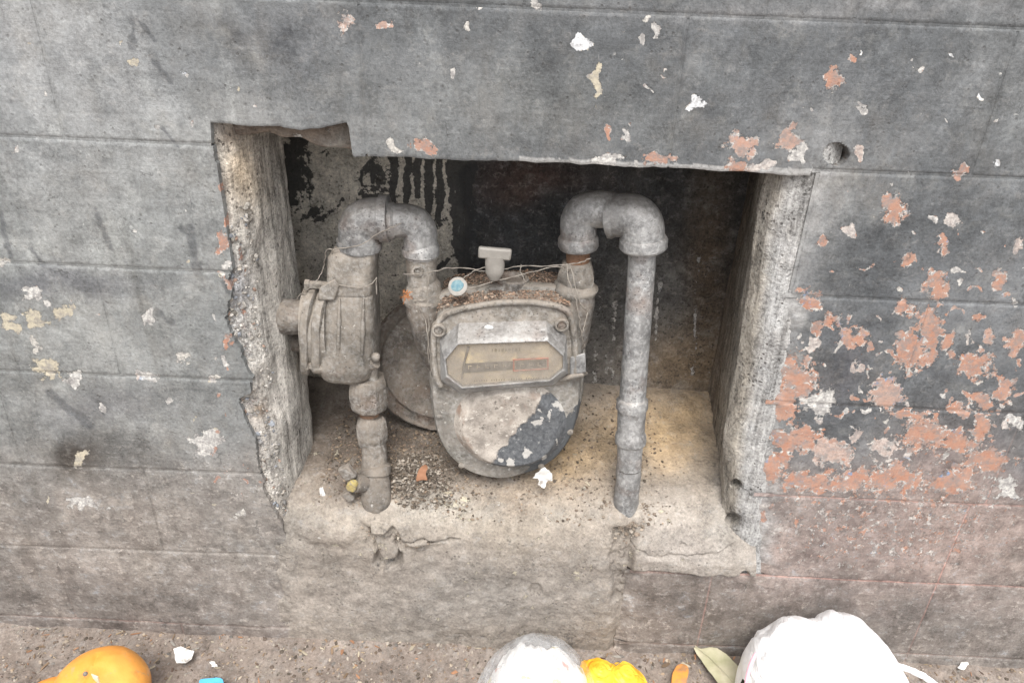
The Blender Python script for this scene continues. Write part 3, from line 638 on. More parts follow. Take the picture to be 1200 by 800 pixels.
# sill and floor
def pit(px, py, cx, cy, r, d, asp=1.0): return sstep(r * 1.15, r * .6, np.hypot(px - cx, (py - cy) * asp)) * d
FLOORZ = [(-.02, .20), (.0, .222), (.012, .245), (.035, .266), (.07, .282), (.12, .292), (.30, .302)]
def floor_z(x, y):
    z = np.interp(y, [a for a, _ in FLOORZ], [b for _, b in FLOORZ])
    return z + fbm(x, y, 0 * x, 11, 4, 41) * .008 + .012 * np.exp(-(((x - .20) / .10) ** 2 + ((y - .24) / .07) ** 2)) + .022 * sstep(.19, .285, y + .03 * fbm(x, y, 0 * x, 20, 3, 42)) + .006 * np.exp(-(((x + .12) / .05) ** 2 + ((y - .06) / .04) ** 2))
def seg_d(px, py, pts):
    d = np.full(px.shape, 1e9)
    for (x0, y0), (x1, y1) in zip(pts[:-1], pts[1:]):
        dx, dy = x1 - x0, y1 - y0; t = np.clip(((px - x0) * dx + (py - y0) * dy) / (dx * dx + dy * dy), 0, 1)
        d = np.minimum(d, np.hypot(px - x0 - t * dx, py - y0 - t * dy))
    return d
def sill(left):
    TOPP = [(.30, .005), (.12, -.005), (.07, -.015), (.052, -.022), (.035, -.031), (.022, -.042), (.012, -.053), (.005, -.064), (.0, -.077)]
    if left: prof = TOPP + [(-.004, -.11), (-.003, -.16), (-.002, -.22), (-.002, -.31)]
    else: prof = TOPP + [(-.005, -.095), (-.005, -.1155), (.004, -.121), (.02, -.122)]
    nv = 300 if left else 210; yy, dz = resample(prof, nv)
    xa, xb = (-.46, XSLOT + .004) if left else (XSLOT + .004, .46)
    nu = int((xb - xa) / .0022); U = np.linspace(0, 1, nu)[:, None]
    z0 = .297 + dz[None, :]
    lft = (fL(.297 + dz) - .030) * (1 - sstep(.0, .14, yy)) + xa * sstep(.0, .14, yy) if left else np.full(nv, xa)
    rgt = np.full(nv, xb) if left else (fR(np.maximum(.297 + dz, .18)) + .010) * (1 - sstep(.0, .14, yy)) + xb * sstep(.0, .14, yy)
    X = lft[None, :] + (rgt - lft)[None, :] * U; Y = np.tile(yy, (nu, 1)); Z = np.tile(z0, (nu, 1))
    fl = sstep(.0, .08, Y)
    Z = Z + (floor_z(X, Y) - np.interp(Y, [a for a, _ in FLOORZ], [b for _, b in FLOORZ])) * fl
    ffac = 1 - fl
    ax, ay = proj(X, Y, Z)
    n = fbm(X, Y, Z, 13, 5, 51) * .0065 + fbm(X, Y, Z, 80, 4, 53) * .0017
    edge = sstep(0, .03, X - lft[None, :]) if left else sstep(0, .02, rgt[None, :] - X)
    Y = Y - n * (.25 + .75 * ffac) * (.25 + .75 * edge); Z = Z + fbm(X, Y, Z, 55, 4, 55) * .0022
    if left:
        # fade into the wall at the left, broken channel round the supply pipe, undercut at the slot
        Y += sstep(.03, .008, Y) * (1 - sstep(.0, .026, X - lft[None, :] + fbm(X, Y, Z, 50, 4, 57) * .02)) * .0075
        d = seg_d(ax, ay, [(444, 560), (446, 600), (456, 650)]); dj = d + fbm(X, Y, Z, 45, 4, 58) * 9
        Y -= sstep(34, 12, np.hypot(ax - 444, (ay - 600) * 1.2) + fbm(X, Y, Z, 60, 3, 68) * 6) * .012
        Y += sstep(19, 13, dj) * .018 * sstep(610, 622, ay) - (sstep(14, 9, dj) * .014) * sstep(600, 610, ay) * sstep(626, 616, ay)
        Y -= sstep(17, 9, seg_d(ax, ay, [(450, 630), (456, 645)]) + fbm(X, Y, Z, 60, 3, 66) * 3) * .020
        Y += -sstep(40, 24, np.hypot(ax - 495, (ay - 615) * 1.3) + fbm(X, Y, Z, 40, 3, 59) * 9) * .009 - sstep(45, 28, np.hypot(ax - 385, (ay - 615) * 1.5) + fbm(X, Y, Z, 40, 3, 60) * 10) * .005
        crack = np.abs(ay - 632 - 5 * np.sin(ax / 17.) - fbm(X, Y, Z, 40, 3, 61) * 9); Y += sstep(3.2, .5, crack) * .006 * (ax > 462) * (ax < 540) 
        Y += sstep(.014, .0, XSLOT + .004 - X) * .009 * ffac
        Y += pit(ax, ay, 628, 691, 8, .006)
    else:
        Y += sstep(.010, .0, X - XSLOT - .004) * .010 * ffac
        for a in ((858, 609, 8, .02), (862, 568, 6, .016), (843, 676, 9, .008, 2.5), (873, 680, 7, .012, .6), (800, 640, 5, .003)): Y += pit(ax, ay, *a)
        d = np.abs(ay - 640 - 14 * np.sin((ax - 740) / 38.) - fbm(X, Y, Z, 30, 3, 62) * 10); Y += sstep(2.6, .4, d) * .003 * (ax > 735) * (ax < 860)
        d = np.abs(ay - 600 - (ax - 740) * -.25 - fbm(X, Y, Z, 30, 3, 63) * 12); Y += sstep(2.4, .4, d) * .003 * (ax > 735) * (ax < 840)
    # the riser presses into the slot
    d = seg_d(ax, ay, [(734, 560), (727, 600), (722, 700)]); Y += sstep(12, 2, d + fbm(X, Y, Z, 60, 4, 64) * 8) * .010 * sstep(606, 622, ay) * sstep(-.1, .3, ffac); Y -= sstep(30, 10, np.hypot(ax - 731, (ay - 600) * 1.1)) * .012
    def at(V, px, py):
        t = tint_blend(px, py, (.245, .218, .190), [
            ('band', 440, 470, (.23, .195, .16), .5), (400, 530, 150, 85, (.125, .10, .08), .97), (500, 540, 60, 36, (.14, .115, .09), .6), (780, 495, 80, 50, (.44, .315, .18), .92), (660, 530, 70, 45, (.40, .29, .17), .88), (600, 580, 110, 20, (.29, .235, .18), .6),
            (790, 605, 80, 45, (.33, .295, .255), .8), (800, 650, 90, 30, (.33, .30, .27), .8), (400, 610, 70, 22, (.34, .30, .25), .7), (500, 605, 50, 28, (.40, .37, .32), .7), (560, 700, 170, 50, (.225, .208, .188), .7), (600, 620, 110, 26, (.27, .235, .19), .7),
            (400, 690, 70, 40, (.265, .235, .205), .6), (860, 600, 22, 60, (.30, .28, .25), .6), (600, 752, 300, 12, (.22, .19, .16), .5), (300, 640, 60, 60, (.25, .235, .21), .6), (725, 660, 8, 60, (.15, .125, .10), .7), (360, 560, 20, 40, (.30, .25, .20), .5)], .4)  # narrow dark blob along the slot paints in the shadow of its step
        m = np.stack([np.full(len(px), -1.), np.full(len(px), .3), np.full(len(px), -1.)], 1)
        m[:, 0] = np.maximum(np.exp(-(((px - 540) / 30) ** 2 + ((py - 590) / 14) ** 2)) * .5 + fbm(px / 9, py / 8, 0 * px, 1, 4, 5) * .8 - .62, fbm(px / 14, py / 10, 0 * px, 1, 4, 6) * .8 - .62)
        m[:, 1] = .12 + .0 * px
        m[:, 2] = fbm(px / 22, py / 20, 0 * px, 1, 5, 8) * .9 - .72
        return {'tint': t, 'mask': m}
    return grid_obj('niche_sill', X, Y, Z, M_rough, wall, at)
o = sill(True); o['label'] = 'rough grey mortar sill and floor left of the riser pipe'
o = sill(False); o['label'] = 'broken pale mortar sill right of the riser pipe'

# ------------------------------------------------------------------ ground
def axis(lo, hi, step, far, n):
    g = np.geomspace(.02, far, n); return np.r_[lo - g[::-1], np.arange(lo, hi, step), hi + g]
gx = axis(-.9, .9, .005, 60, 24); gy = np.r_[.05, np.arange(.02, -.28, -.004), -.28 - np.geomspace(.02, 60, 24)]
X, Y = np.meshgrid(gx, gy, indexing='ij')
def ground_z(x, y): return fbm(x, y, 0 * x, 14, 4, 81) * .005 + fbm(x, y, 0 * x, 90, 3, 83) * .0022 + .010 * sstep(-.05, .01, y)
near = (np.abs(X) < 1.3) & (Y > -.6)
Z = np.where(near, ground_z(X, Y), -.002)
def gr_at(V, px, py):
    n = fbm(V[:, 0], V[:, 1], 0 * V[:, 0], 20, 4, 84); t = np.array((.20, .165, .14)) + n[:, None] * .07 * np.array((1, .9, .8))
    return {'tint': np.clip(t, .05, 1), 'mask': np.stack([n * .6 - .55, np.full(len(px), .12), fbm(V[:, 0], V[:, 1], 0 * V[:, 0], 50, 3, 85) * .9 - .7], 1)}
ground = grid_obj('ground', X, Y, Z, M_rough, None, gr_at, kind='structure')

# loose grit
ico_v = []; phi = (1 + 5 ** .5) / 2
for a, b in ((-1, phi), (1, phi), (-1, -phi), (1, -phi)): ico_v += [(a, b, 0), (0, a, b), (b, 0, a)]
ico_v = np.array(ico_v) / np.linalg.norm((1, phi)); 
from itertools import combinations
el = 2 / np.linalg.norm((1, phi)); ico_f = []
for a, b, c in combinations(range(12), 3):
    if all(abs(np.linalg.norm(ico_v[i] - ico_v[j]) - el) < .01 for i, j in ((a, b), (b, c), (a, c))):
        nrm = np.cross(ico_v[b] - ico_v[a], ico_v[c] - ico_v[a]); ico_f.append((a, b, c) if np.dot(nrm, ico_v[a]) > 0 else (a, c, b))
ico_f = np.array(ico_f)
g = G('grit'); M_grit = g.done(g.mix(.35, g.attr('tint'), g.mix(g.noise(300, 3), (.1, .08, .06), (.45, .38, .3)), 'OVERLAY'), .95)
def grit(name, pos, size, cols, label, cat, parent=None, flat=.6):
    n = len(pos); pos = np.array(pos); s = size[0] + (size[1] - size[0]) * rng.random(n) ** 3
    Rm = rng.normal(size=(n, 3, 3)); Q = np.linalg.qr(Rm)[0]
    sc = np.stack([s, s * rng.uniform(.5, 1, n), s * rng.uniform(.3, .8, n)], 1)
    V = ico_v[None] * (1 + rng.uniform(-.25, .25, (n, 12, 1))) * sc[:, None, :]; V = np.einsum('nij,nkj->nki', Q, V); V[:, :, 2] *= flat
    V = (V + pos[:, None, :]).reshape(-1, 3); Fc = (ico_f[None] + np.arange(n)[:, None, None] * 12).reshape(-1, 3)
    O = ORG[parent] if parent is not None else 0
    me = raw_mesh(name, V - O, Fc, None, False); c = np.array(cols)[rng.integers(0, len(cols), n)] * rng.uniform(.7, 1.25, (n, 1)); set_attr(me, 'tint', np.repeat(c, 12, 0))
    o = link_mesh(name, me, M_grit, parent); o['kind'] = 'stuff'
    if label: setp(o, label, cat)
    return o
grit_later()
EARTH = [(.22, .17, .13), (.30, .24, .18), (.15, .12, .10), (.10, .085, .07), (.38, .33, .27), (.19, .18, .17)]
x = rng.uniform(-.95, .95, 6500); y = -rng.random(6500) ** 1.2 * .16 - .002
grit('gravel', np.stack([x, y, ground_z(x, y) + .0004], 1), (.0007, .0042), EARTH + [(.36, .33, .29)], 'loose brown grit along the foot of the wall', 'gravel')
def shards(name, x, y, z, L, cols, label, cat):
    n = len(x); V = []; F = []; C = []
    base = np.array([(-1, -.3, 0), (-.4, -.6, .15), (.7, -.4, 0), (1, .2, .1), (.2, .6, 0), (-.8, .4, .12)])
    for i in range(n):
        a = rng.random() * 6.283; l = rng.uniform(*L) * (.4 + rng.random() ** 2); w = l * rng.uniform(.15, .7); c, s_ = math.cos(a), math.sin(a); q = base * (1 + rng.uniform(-.3, .3, (6, 1))) * (l, w, l)
        q = np.stack([q[:, 0] * c - q[:, 1] * s_, q[:, 0] * s_ + q[:, 1] * c, q[:, 2] * rng.uniform(.2, 1.6)], 1) + (x[i], y[i], z[i] + .0012); o = len(V)
        V += list(q) + list(q + (0, 0, -.0006)); F += [tuple(range(o, o + 6)), tuple(range(o + 11, o + 5, -1))] + [(o + k, o + 6 + k, o + 6 + (k + 1) % 6, o + (k + 1) % 6) for k in range(6)]
        C += [np.array(cols[int(rng.integers(len(cols)))]) * rng.uniform(.7, 1.2)] * 12
    me = raw_mesh(name, np.array(V), F, None, False); set_attr(me, 'tint', np.array(C)); o = link_mesh(name, me, M_grit, None); o['kind'] = 'stuff'; setp(o, label, cat)
x = rng.uniform(-.9, .9, 700); y = -rng.random(700) ** 1.5 * .14 - .001
shards('leaf_litter', x, y, ground_z(x, y), (.0025, .0075), [(.34, .27, .18), (.22, .16, .11), (.42, .38, .30), (.30, .29, .27), (.14, .10, .08), (.36, .20, .12)], 'crumbled leaf bits and bark gathered along the foot of the wall', 'debris')
x = rng.uniform(-.27, .22, 150); y = rng.uniform(.01, .2, 150)
shards('leaf_litter', x, y, floor_z(x, y), (.002, .005), [(.34, .27, .18), (.20, .15, .11), (.42, .38, .30)], 'few crumbled leaf bits scattered over the niche floor', 'debris')
x = np.r_[rng.uniform(-.29, .24, 2600), rng.normal(-.17, .07, 3200)]; y = np.r_[rng.uniform(.015, .25, 2600), np.clip(rng.normal(.09, .05, 3200), .015, .26)]
k = (x > -.27) & (x < .25); x, y = x[k], y[k]
grit('soil_crumbs', np.stack([x, y, floor_z(x, y) + .0012], 1), (.0006, .0034), EARTH[:4], 'dark soil crumbs spread over the niche floor left of the meter', 'soil')
a = rng.random(1600) * 6.283; r = np.sqrt(rng.random(1600)); c0 = P(490, 556, None, .296)
x = c0[0] + np.cos(a) * r * .055; y = c0[1] + np.sin(a) * r * .06
grit('rubble_heap', np.stack([x, y, floor_z(x, y) + .009 * (1 - r)], 1), (.0012, .0042), [(.10, .085, .07), (.15, .125, .10), (.22, .19, .16), (.35, .32, .28)], 'small heap of dark rubble beneath the meter, beside the supply pipe', 'rubble')

vx, vy = [], []
for (a, b, d) in ((443, 592, .035), (735, 586, .036)):
    c0 = P(a, b, d); an = rng.uniform(math.pi * .95, math.pi * 2.05, 420); r = .019 + np.abs(rng.normal(0, .008, 420)); vx.append(c0[0] + np.cos(an) * r); vy.append(c0[1] + np.sin(an) * r)
vx, vy = np.concatenate(vx), np.concatenate(vy)
grit('pipe_rubble', np.stack([vx, vy, floor_z(vx, np.maximum(vy, -.01)) + .002], 1), (.0010, .0046), [(.24, .20, .165), (.30, .26, .215), (.19, .155, .125), (.34, .31, .27)], 'crumbled mortar packed round the feet of the two pipes', 'rubble')
# ------------------------------------------------------------------ gas meter
g = G('white_paint'); M_paper0 = g.done((.75, .75, .73), .6)
mo = P(591, 560, .09); meter = thing('gas_meter', 'old dusty grey gas meter with brass index window hanging in the niche', 'gas meter', (mo[0], mo[1], mo[2]))
def outl(pts, y): return smooth_closed([P(a, b, y) for a, b in pts], 5)
OUT = [(507, 378), (515, 362), (545, 356), (590, 352), (640, 352), (668, 358), (680, 372), (685, 405), (685, 445), (682, 482), (674, 512), (657, 537), (634, 554), (610, 562), (585, 566), (560, 562), (537, 550), (517, 528), (506, 500), (502, 470), (501, 430), (503, 400)]
O0 = outl(OUT, .045); cen = O0.mean(0)
def ring_at(y, s, O=O0, c=cen, dz=0):
    R = c + (O - c) * s; R = R.copy(); R[:, 1] = y; R[:, 2] += dz; return R
m = MB(); m.layers([ring_at(.185, .55), ring_at(.183, .75), ring_at(.172, .90), ring_at(.15, .96), ring_at(.098, .965), ring_at(.097, 1.015), ring_at(.094, 1.03), ring_at(.086, 1.03), ring_at(.083, 1.015), ring_at(.082, .975), ring_at(.060, .972), ring_at(.050, .96), ring_at(.044, .93), ring_at(.0415, .86)], True, True)
co = m.build('casing', M_casing, meter, rough=.0012); V = np.array([v.co for v in co.data.vertices]) + ORG[meter]; px, py = proj(*V.T)
bz = np.minimum((px - (600 + (572 - py) * .78)) / 14, (py - 455) / 10); bz = np.maximum(bz, np.minimum((px - 668) / 8, np.minimum((py - 415) / 8, (440 - py) / 8)))
set_attr(co.data, 'black', np.clip(bz, -1, 1) * .6)
# round diaphragm cover, low on the front
g = G('meter_cover'); at_ = g.sep(g.attr('mask'))
a = g.noise(45, 7, .7); b = g.noise(200, 5, .7); e = g.math('ADD', at_[0], g.mr(g.noise(70, 7, .7), .25, .75, -.10, .10))
c1 = g.mix(g.mr(a, .40, .60), (.22, .195, .17), (.45, .405, .355)); c1 = g.mix(g.mr(g.noise(90, 8, .75), .56, .64), c1, (.13, .115, .10)); c1 = g.mix(g.mr(g.noise(80, 8, .75, g.scale((1, 1, 1), loc=(4, 4, 4))), .57, .63), c1, (.60, .56, .50)); c1 = g.mix(g.mr(g.noise(25, 4, .6), .55, .7), c1, (.23, .16, .12))
c2 = g.mix(g.mr(b, .38, .62), (.06, .064, .07), (.12, .125, .13)); c2 = g.mix(g.mr(g.noise(100, 8, .78), .60, .66), c2, (.28, .28, .27)); fk = g.mr(g.math('ADD', at_[1], g.mr(g.noise(130, 8, .75), .3, .7, -.8, .3)), 0, .08)
c2 = g.mix(fk, c2, g.mix(b, (.30, .29, .27), (.50, .48, .45))); k2 = g.mr(e, -.02, .05)
M_cover = g.done(g.mix(k2, c1, c2), .75, g.bump(g.math('ADD', g.math('MULTIPLY', a, .7), g.math('SUBTRACT', g.math('MULTIPLY', b, .4), g.math('MULTIPLY', k2, .5))), .8, .0025), spec=.4)
cc = P(598, 498, .04); rr = .080
rad = np.concatenate([np.linspace(0, .86, 40), [.88, .90, .93, .96, 1.0, 1.02]]); prof = lambda t: -.0145 * (1 - sstep(.80, 1.0, t)) + .003 * np.cos(t * 3) * (t < .8)
T, A = np.meshgrid(rad, np.linspace(0, 2 * math.pi, 121), indexing='ij')
X = cc[0] + rr * T * np.cos(A); Z = cc[2] + rr * .93 * T * np.sin(A); Yd = cc[1] + prof(T) + .003
Yd = Yd + fbm(X, 0 * X, Z, 28, 4, 101) * .0028 * (T < .9)
def cov_at(V, px, py):
    px0, py0 = px, py; px = px0 + fbm(px0 / 12, py0 / 12, 0 * px0, 1, 3, 301) * 9; py = py0 + fbm(px0 / 12, py0 / 12, 0 * px0 + 4, 1, 3, 303) * 9
    ff = np.minimum((px - (572 + (545 - py) * .80)) / 22, np.minimum((690 - px) / 20, (py - 462) / 14)); ff = np.minimum(ff, ((px - 585) * .55 + (py - 460)) / 18)
    fk = np.full(len(px), -1.)
    for x, y, r in ((615, 530, 7), (596, 545, 6), (628, 494, 5), (645, 488, 5), (612, 502, 2.5), (606, 552, 5), (583, 541, 4), (573, 530, 4), (640, 535, 4), (650, 520, 3), (632, 478, 3), (655, 475, 6), (604, 505, 2)): fk = np.maximum(fk, 1 - np.hypot(px - x, (py - y) * .8) / r)
    return {'mask': np.stack([np.clip(ff, -1, 1) * .5, fk, 0 * px], 1)}
grid_obj('diaphragm_cover', X[:, ::-1], Yd, Z[:, ::-1], M_cover, meter, cov_at)
# frame ridge round the index
m = MB(); fr = smooth_open([P(a, b, .036) for a, b in ((517, 452), (511, 438), (508, 405), (511, 382), (525, 367), (560, 358), (600, 354), (640, 356), (664, 364), (671, 380), (674, 410), (674, 440))], 5)
m.tube(fr, [.0042] * len(fr), 12, .004, .0004); m.build('index_frame', M_cast, meter, sharp=60)
m = MB(); pl = [(512, 440), (510, 405), (516, 378), (530, 367), (600, 357), (655, 363), (668, 382), (671, 438), (650, 452), (535, 460)]
m.layers([ring_at(.042, 1, outl(pl, .036), None if False else outl(pl, .036).mean(0)), ring_at(.0375, 1, outl(pl, .036), outl(pl, .036).mean(0)), ring_at(.036, .97, outl(pl, .036), outl(pl, .036).mean(0))]); m.build('index_plate', M_cast, meter, rough=.0006)
# index housing: hood that slopes back above the window
def oct_(pts, y): return np.array([P(a, b, y) for a, b in pts])
FO = [(536, 403), (642, 399), (661, 417), (661, 433), (645, 446), (541, 455), (523, 441), (521, 421)]
BO = [(538, 377), (640, 374), (664, 392), (666, 438), (648, 451), (538, 461), (516, 446), (515, 396)]
bo, fo = oct_(BO, .038), oct_(FO, .010); fc = fo.mean(0); inn = fc + (fo - fc) * np.array([.984, 1, .965]); inb = inn.copy(); inb[:, 1] = .017
mid_ = bo * .25 + fo * .75; mid_[:, 1] = .014; mid_[:2, 2] += .001
m = MB(); m.layers([bo, mid_, fo, inn, inb], False, False); ih = m.build('index_housing', M_zinc, meter, bevel=.0008, sharp=30)
g = G('dial_brass'); a = g.noise(40, 5, .6); b = g.noise(160, 5, .7)
col = g.mix(g.mr(a, .35, .65), (.60, .51, .38), (.42, .36, .28)); col = g.mix(g.mr(g.noise(30, 3), .56, .64), col, (.78, .64, .40)); col = g.mix(g.math('MULTIPLY', b, .3), col, (.3, .27, .24))
M_dial = g.done(col, .5, g.bump(b, .2, .001), metal=.3)
dp = fc + (inn - fc) * .995; dp[:, 1] = .0168
m = MB(); m.add(dp, [tuple(range(8))]); m.build('dial_plate', M_dial, meter)
def quad_on(y, pts): return [P(a, b, y) for a, b in pts]
def flat(name, y, pts, mat, parent, th=.0006):
    f = np.array(quad_on(y, pts)); bk = f.copy(); bk[:, 1] += th; m = MB(); m.layers([bk[::-1], f[::-1]]); return m.build(name, mat, parent)
g = G('dark_counter'); M_cnt = g.done(g.mix(g.noise(120, 4), (.10, .09, .08), (.20, .18, .15)), .6)
g = G('faded_red'); M_red = g.done(g.mix(g.noise(150, 5, .7), (.42, .10, .07), (.34, .2, .14)), .6)
g = G('pale_print'); M_print = g.done((.20, .165, .11), .7)
flat('counter_strip',   .0158, [(545, 426), (601, 423), (601, 433), (543, 437)], M_cnt, meter)
m = MB()
for (pa, pb) in (((601, 421.5), (643, 419.5)), ((601, 434.5), (643, 432)), ((602, 421), (602, 434.5)), ((642, 419.5), (642, 432))):
    m.tube([P(*pa, .0155), P(*pb, .0155)], .0010, 6, .01, 0)
m.build('red_counter_frame', M_red, meter)
flat('decimal_counter', .0159, [(604, 424), (640, 422), (640, 430), (604, 432.5)], M_cnt, meter)
m = MB()
for k in range(9):
    x = 549 + k * 10.2; 
    if 596 < x < 606: continue
    yy = 430.5 - (x - 545) * .045; m.box(P(x, yy, .0153), .0008, .0004, .005); m.box(P(x + 2.2, yy + (k % 3 - 1) * 1.5, .0153), .003, .0004, .0008)
m.build('counter_figures', M_dial, meter)
m = MB()
for k in range(30):
    x = 556 + k * 2.9; 
    if k % 7 == 6: continue
    m.box(P(x, 446.5 - (x - 550) * .045, .0162), .0012, .0003, .0018 + .0012 * (k * 7 % 3 == 0))
for k in range(9): m.box(P(577 + k * 4, 410.5 - k * .18, .0162), .0028 if k % 2 else .0016, .0003, .0042)
m.build('dial_print', M_print, meter, kind='stuff')
g = G('dusty_glass'); M_glass = g.done(g.mix(g.noise(60, 6, .7), (.42, .38, .32), (.26, .23, .2)), .25, None, spec=.6, Alpha=g.mr(g.noise(50, 7, .7), .37, .62, .06, .40))
gp = fc + (inn - fc) * .998; gp[:, 1] = .0125; gb = gp.copy(); gb[:, 1] = .0132
m = MB(); m.layers([gb, gp]); m.build('window_pane', M_glass, meter)
m = MB(); c = P(573, 384, .026); m.layers([[c + np.array((math.cos(q) * r * 1.3, -.012 * 0 - h, math.sin(q) * r * .7 + h)) for q in np.linspace(0, 6.283, 11)[:-1]] for r, h in ((.0045, -.002), (.0042, .002), (.002, .003))]); m.build('paint_dab', M_paper0, meter, rough=.001)
# dark slip of wire behind the glass
m = MB(); m.tube([P(549, 406, .0150), P(544, 425, .0150), P(541, 444, .0150)], [.0016, .0014, .0010], 8, .01, 0); m.build('loose_strip', M_cnt, meter)
# bosses with screws
for (a, b) in ((515, 383), (658, 377)):
    c = P(a, b, .04); m = MB(); m.tube([c, c + (0, -.010, 0), c + (0, -.0112, 0), c + (0, -.0112, 0), c + (0, -.006, 0)], [.0098, .0092, .0080, .0060, .0058], 24, .004, .0002); bo_ = m.build('screw_boss', M_cast, meter)
    m = MB(); m.tube([c + (0, -.004, 0), c + (0, -.0092, 0)], .0052, 18, .01, 0); m.box(c + (0, -.0094, 0), .0075, .0012, .0016, ((.7, 0, .7), (0, 1, 0), (-.7, 0, .7))); m.build('screw', M_brown, bo_)
for (a, b) in ((516, 487), (541, 544), (668, 505), (514, 440), (634, 545)):
    c = P(a, b, .045); m = MB(); m.tube([c + (0, .01, 0), c + (0, -.003, 0), c + (0, -.004, 0)], [.0044, .0044, .003], 14, .01, .0001); m.build('rivet', M_cast, meter)
# side clamp band and shoulders
m = MB(); m.layers([[P(x, y, d) for x, y in ((668, 418), (686, 413), (687, 436), (668, 440))] for d in (.11, .032)]); m.build('side_bracket', M_zinc, meter, bevel=.002)
m = MB(); m.tube([P(655, 445, .034), P(670, 441, .032), P(682, 439, .034), P(687, 437, .05)], [.0028, .0035, .0032, .002], 10, .004, .0003); m.build('clip_wire', M_cast, meter)
m = MB(); m.tube([P(498, 348, .095), P(498, 362, .095), P(504, 400, .095), P(514, 440, .1)], [.0235, .0250, .020, .010], 28, .004, .0006, oval=1.3); m.build('inlet_shoulder', M_brown, meter, rough=.001)
m = MB(); m.tube([P(676, 338, .095), P(676, 355, .095), P(672, 395, .095), P(664, 430, .1)], [.0225, .0235, .020, .010], 28, .004, .0006, oval=1.3); m.build('outlet_shoulder', M_brown, meter, rough=.001)
topz = cen[2] + (O0[:, 2].max() - cen[2]) * .97
c = P(601, 326, .10); m = MB(); m.tube([c + (0, 0, -.02), c, c + (0, 0, .002), c + (0, 0, .002), c + (0, 0, -.004)], [.0215, .0215, .0195, .0165, .016], 30, .004, .0004); m.build('filler_plug', M_brown, meter)
# grit on top of the casing
def top_z(x):
    up = O0[O0[:, 2] > cen[2] + .02]; o = np.argsort(up[:, 0]); return cen[2] + (np.interp(x, up[o, 0], up[o, 2]) - cen[2]) * .972
x = rng.uniform(P(512, 360, .06)[0], P(668, 360, .06)[0], 3800); y = rng.uniform(.048, .150, 3800)
zz = top_z(x) + .004 * np.abs(fbm(x, y, 0 * x, 25, 3, 9)) + .0004
grit('dirt_crust', np.stack([x, y, zz], 1), (.0008, .0030), [(.30, .22, .17), (.38, .30, .24), (.20, .15, .12), (.13, .10, .08), (.30, .20, .14)], None, None, meter)

# ------------------------------------------------------------------ piping
def root(name, label, cat, p, group=None): return thing(name, label, cat, p, group)
# left connector between regulator and meter
A0 = P(420, 290, .092); con = root('pipe_connector', 'pair of grey elbows bridging from the regulator to the meter inlet', 'pipe', A0)
m = MB(); p = fillet([P(421, 292, .092), P(421, 257, .092), P(453, 256, .092)], .032, 8); m.tube(p, .0265, 30, .004, .0006)
m.tube([P(421, 281, .092), P(421, 290, .092)], .0285, 30, .004, .0006); m.tube([P(446, 256, .092), P(456, 256, .092)], .0300, 30, .004, .0005); m.build('elbow', M_zinc, con)
m = MB(); p = fillet([P(453, 259, .092), P(492, 258, .094), P(493, 300, .094)], .033, 8); m.tube(p, .0215, 30, .004, .0005)
m.tube([P(455, 259, .092), P(461, 259, .092), P(464, 259, .092)], [.0235, .0235, .021], 30, .004, .0004)
m.tube([P(492, 286, .094), P(493, 289, .094), P(493, 297, .094), P(493, 299, .094)], [.0215, .0238, .0242, .022], 30, .003, .0005); m.build('elbow', M_zinc, con)
m = MB(); m.tube([P(493, 296, .094), P(495, 335, .094)], .0195, 28, .004, .0004)
bc = P(489, 318, .074); m.tube([bc + (0, .014, 0), bc, bc + (0, -.001, 0), bc + (0, -.001, 0), bc + (0, .006, 0)], [.0085, .0082, .0074, .0048, .0046], 20, .004, .0002); m.build('neck', M_cast, con)
m = MB(); m.tube([P(495, 330, .094), P(496, 334, .094), P(497, 345, .094), P(497, 350, .094), P(497, 354, .094)], [.0195, .0225, .0245, .0285, .0275], 30, .003, .0006); m.build('union_nut', M_cast, con)
# sheet corner of the upper elbow casting
# regulator
RG = P(412, 438, .10); reg = root('gas_regulator', 'grey cast regulator with ribbed flange and blunt side vent, left of the meter', 'regulator', RG)
def superring(c, rx, ry, pw=3.2, n=36):
    out = []
    for k in range(n):
        a = 2 * math.pi * k / n; ca, sa = math.cos(a), math.sin(a)
        out.append((c[0] + rx * math.copysign(abs(ca) ** (2 / pw), ca), c[1] + ry * math.copysign(abs(sa) ** (2 / pw), sa), c[2]))
    return out
def vloft(m, spec):
    rings = []
    for (px, py, d, rx, ry, pw) in spec: rings.append(superring(P(px, py, d), rx, ry, pw))
    # subdivide for irregular casting skin
    R2 = []
    for a, b in zip(rings[:-1], rings[1:]):
        a, b = np.array(a), np.array(b); n = max(1, int(abs(a[0, 2] - b[0, 2]) / .004))
        for k in range(n): R2.append(a + (b - a) * k / n)
    R2.append(np.array(rings[-1])); m.layers(R2); return m
m = vloft(MB(), [(408, 438, .095, .024, .028, 3.2), (409, 432, .095, .035, .038, 3.4), (409, 420, .095, .0405, .044, 3.6), (410, 400, .095, .0395, .042, 4.0), (412, 370, .095, .0355, .036, 4.6), (414, 345, .095, .0315, .030, 5), (415, 338, .095, .0300, .028, 5), (415, 334, .095, .028, .026, 5)])
m.build('body', M_cast, reg, rough=.0016)
m = vloft(MB(), [(414, 337, .094, .0285, .028, 5.5), (414, 332, .094, .0300, .029, 6), (414, 310, .094, .0300, .029, 6), (415, 296, .094, .0295, .028, 5.5), (416, 289, .094, .0255, .025, 5), (417, 284, .094, .020, .021, 4.2)])
m.build('upper_housing', M_cast, reg, rough=.0014)
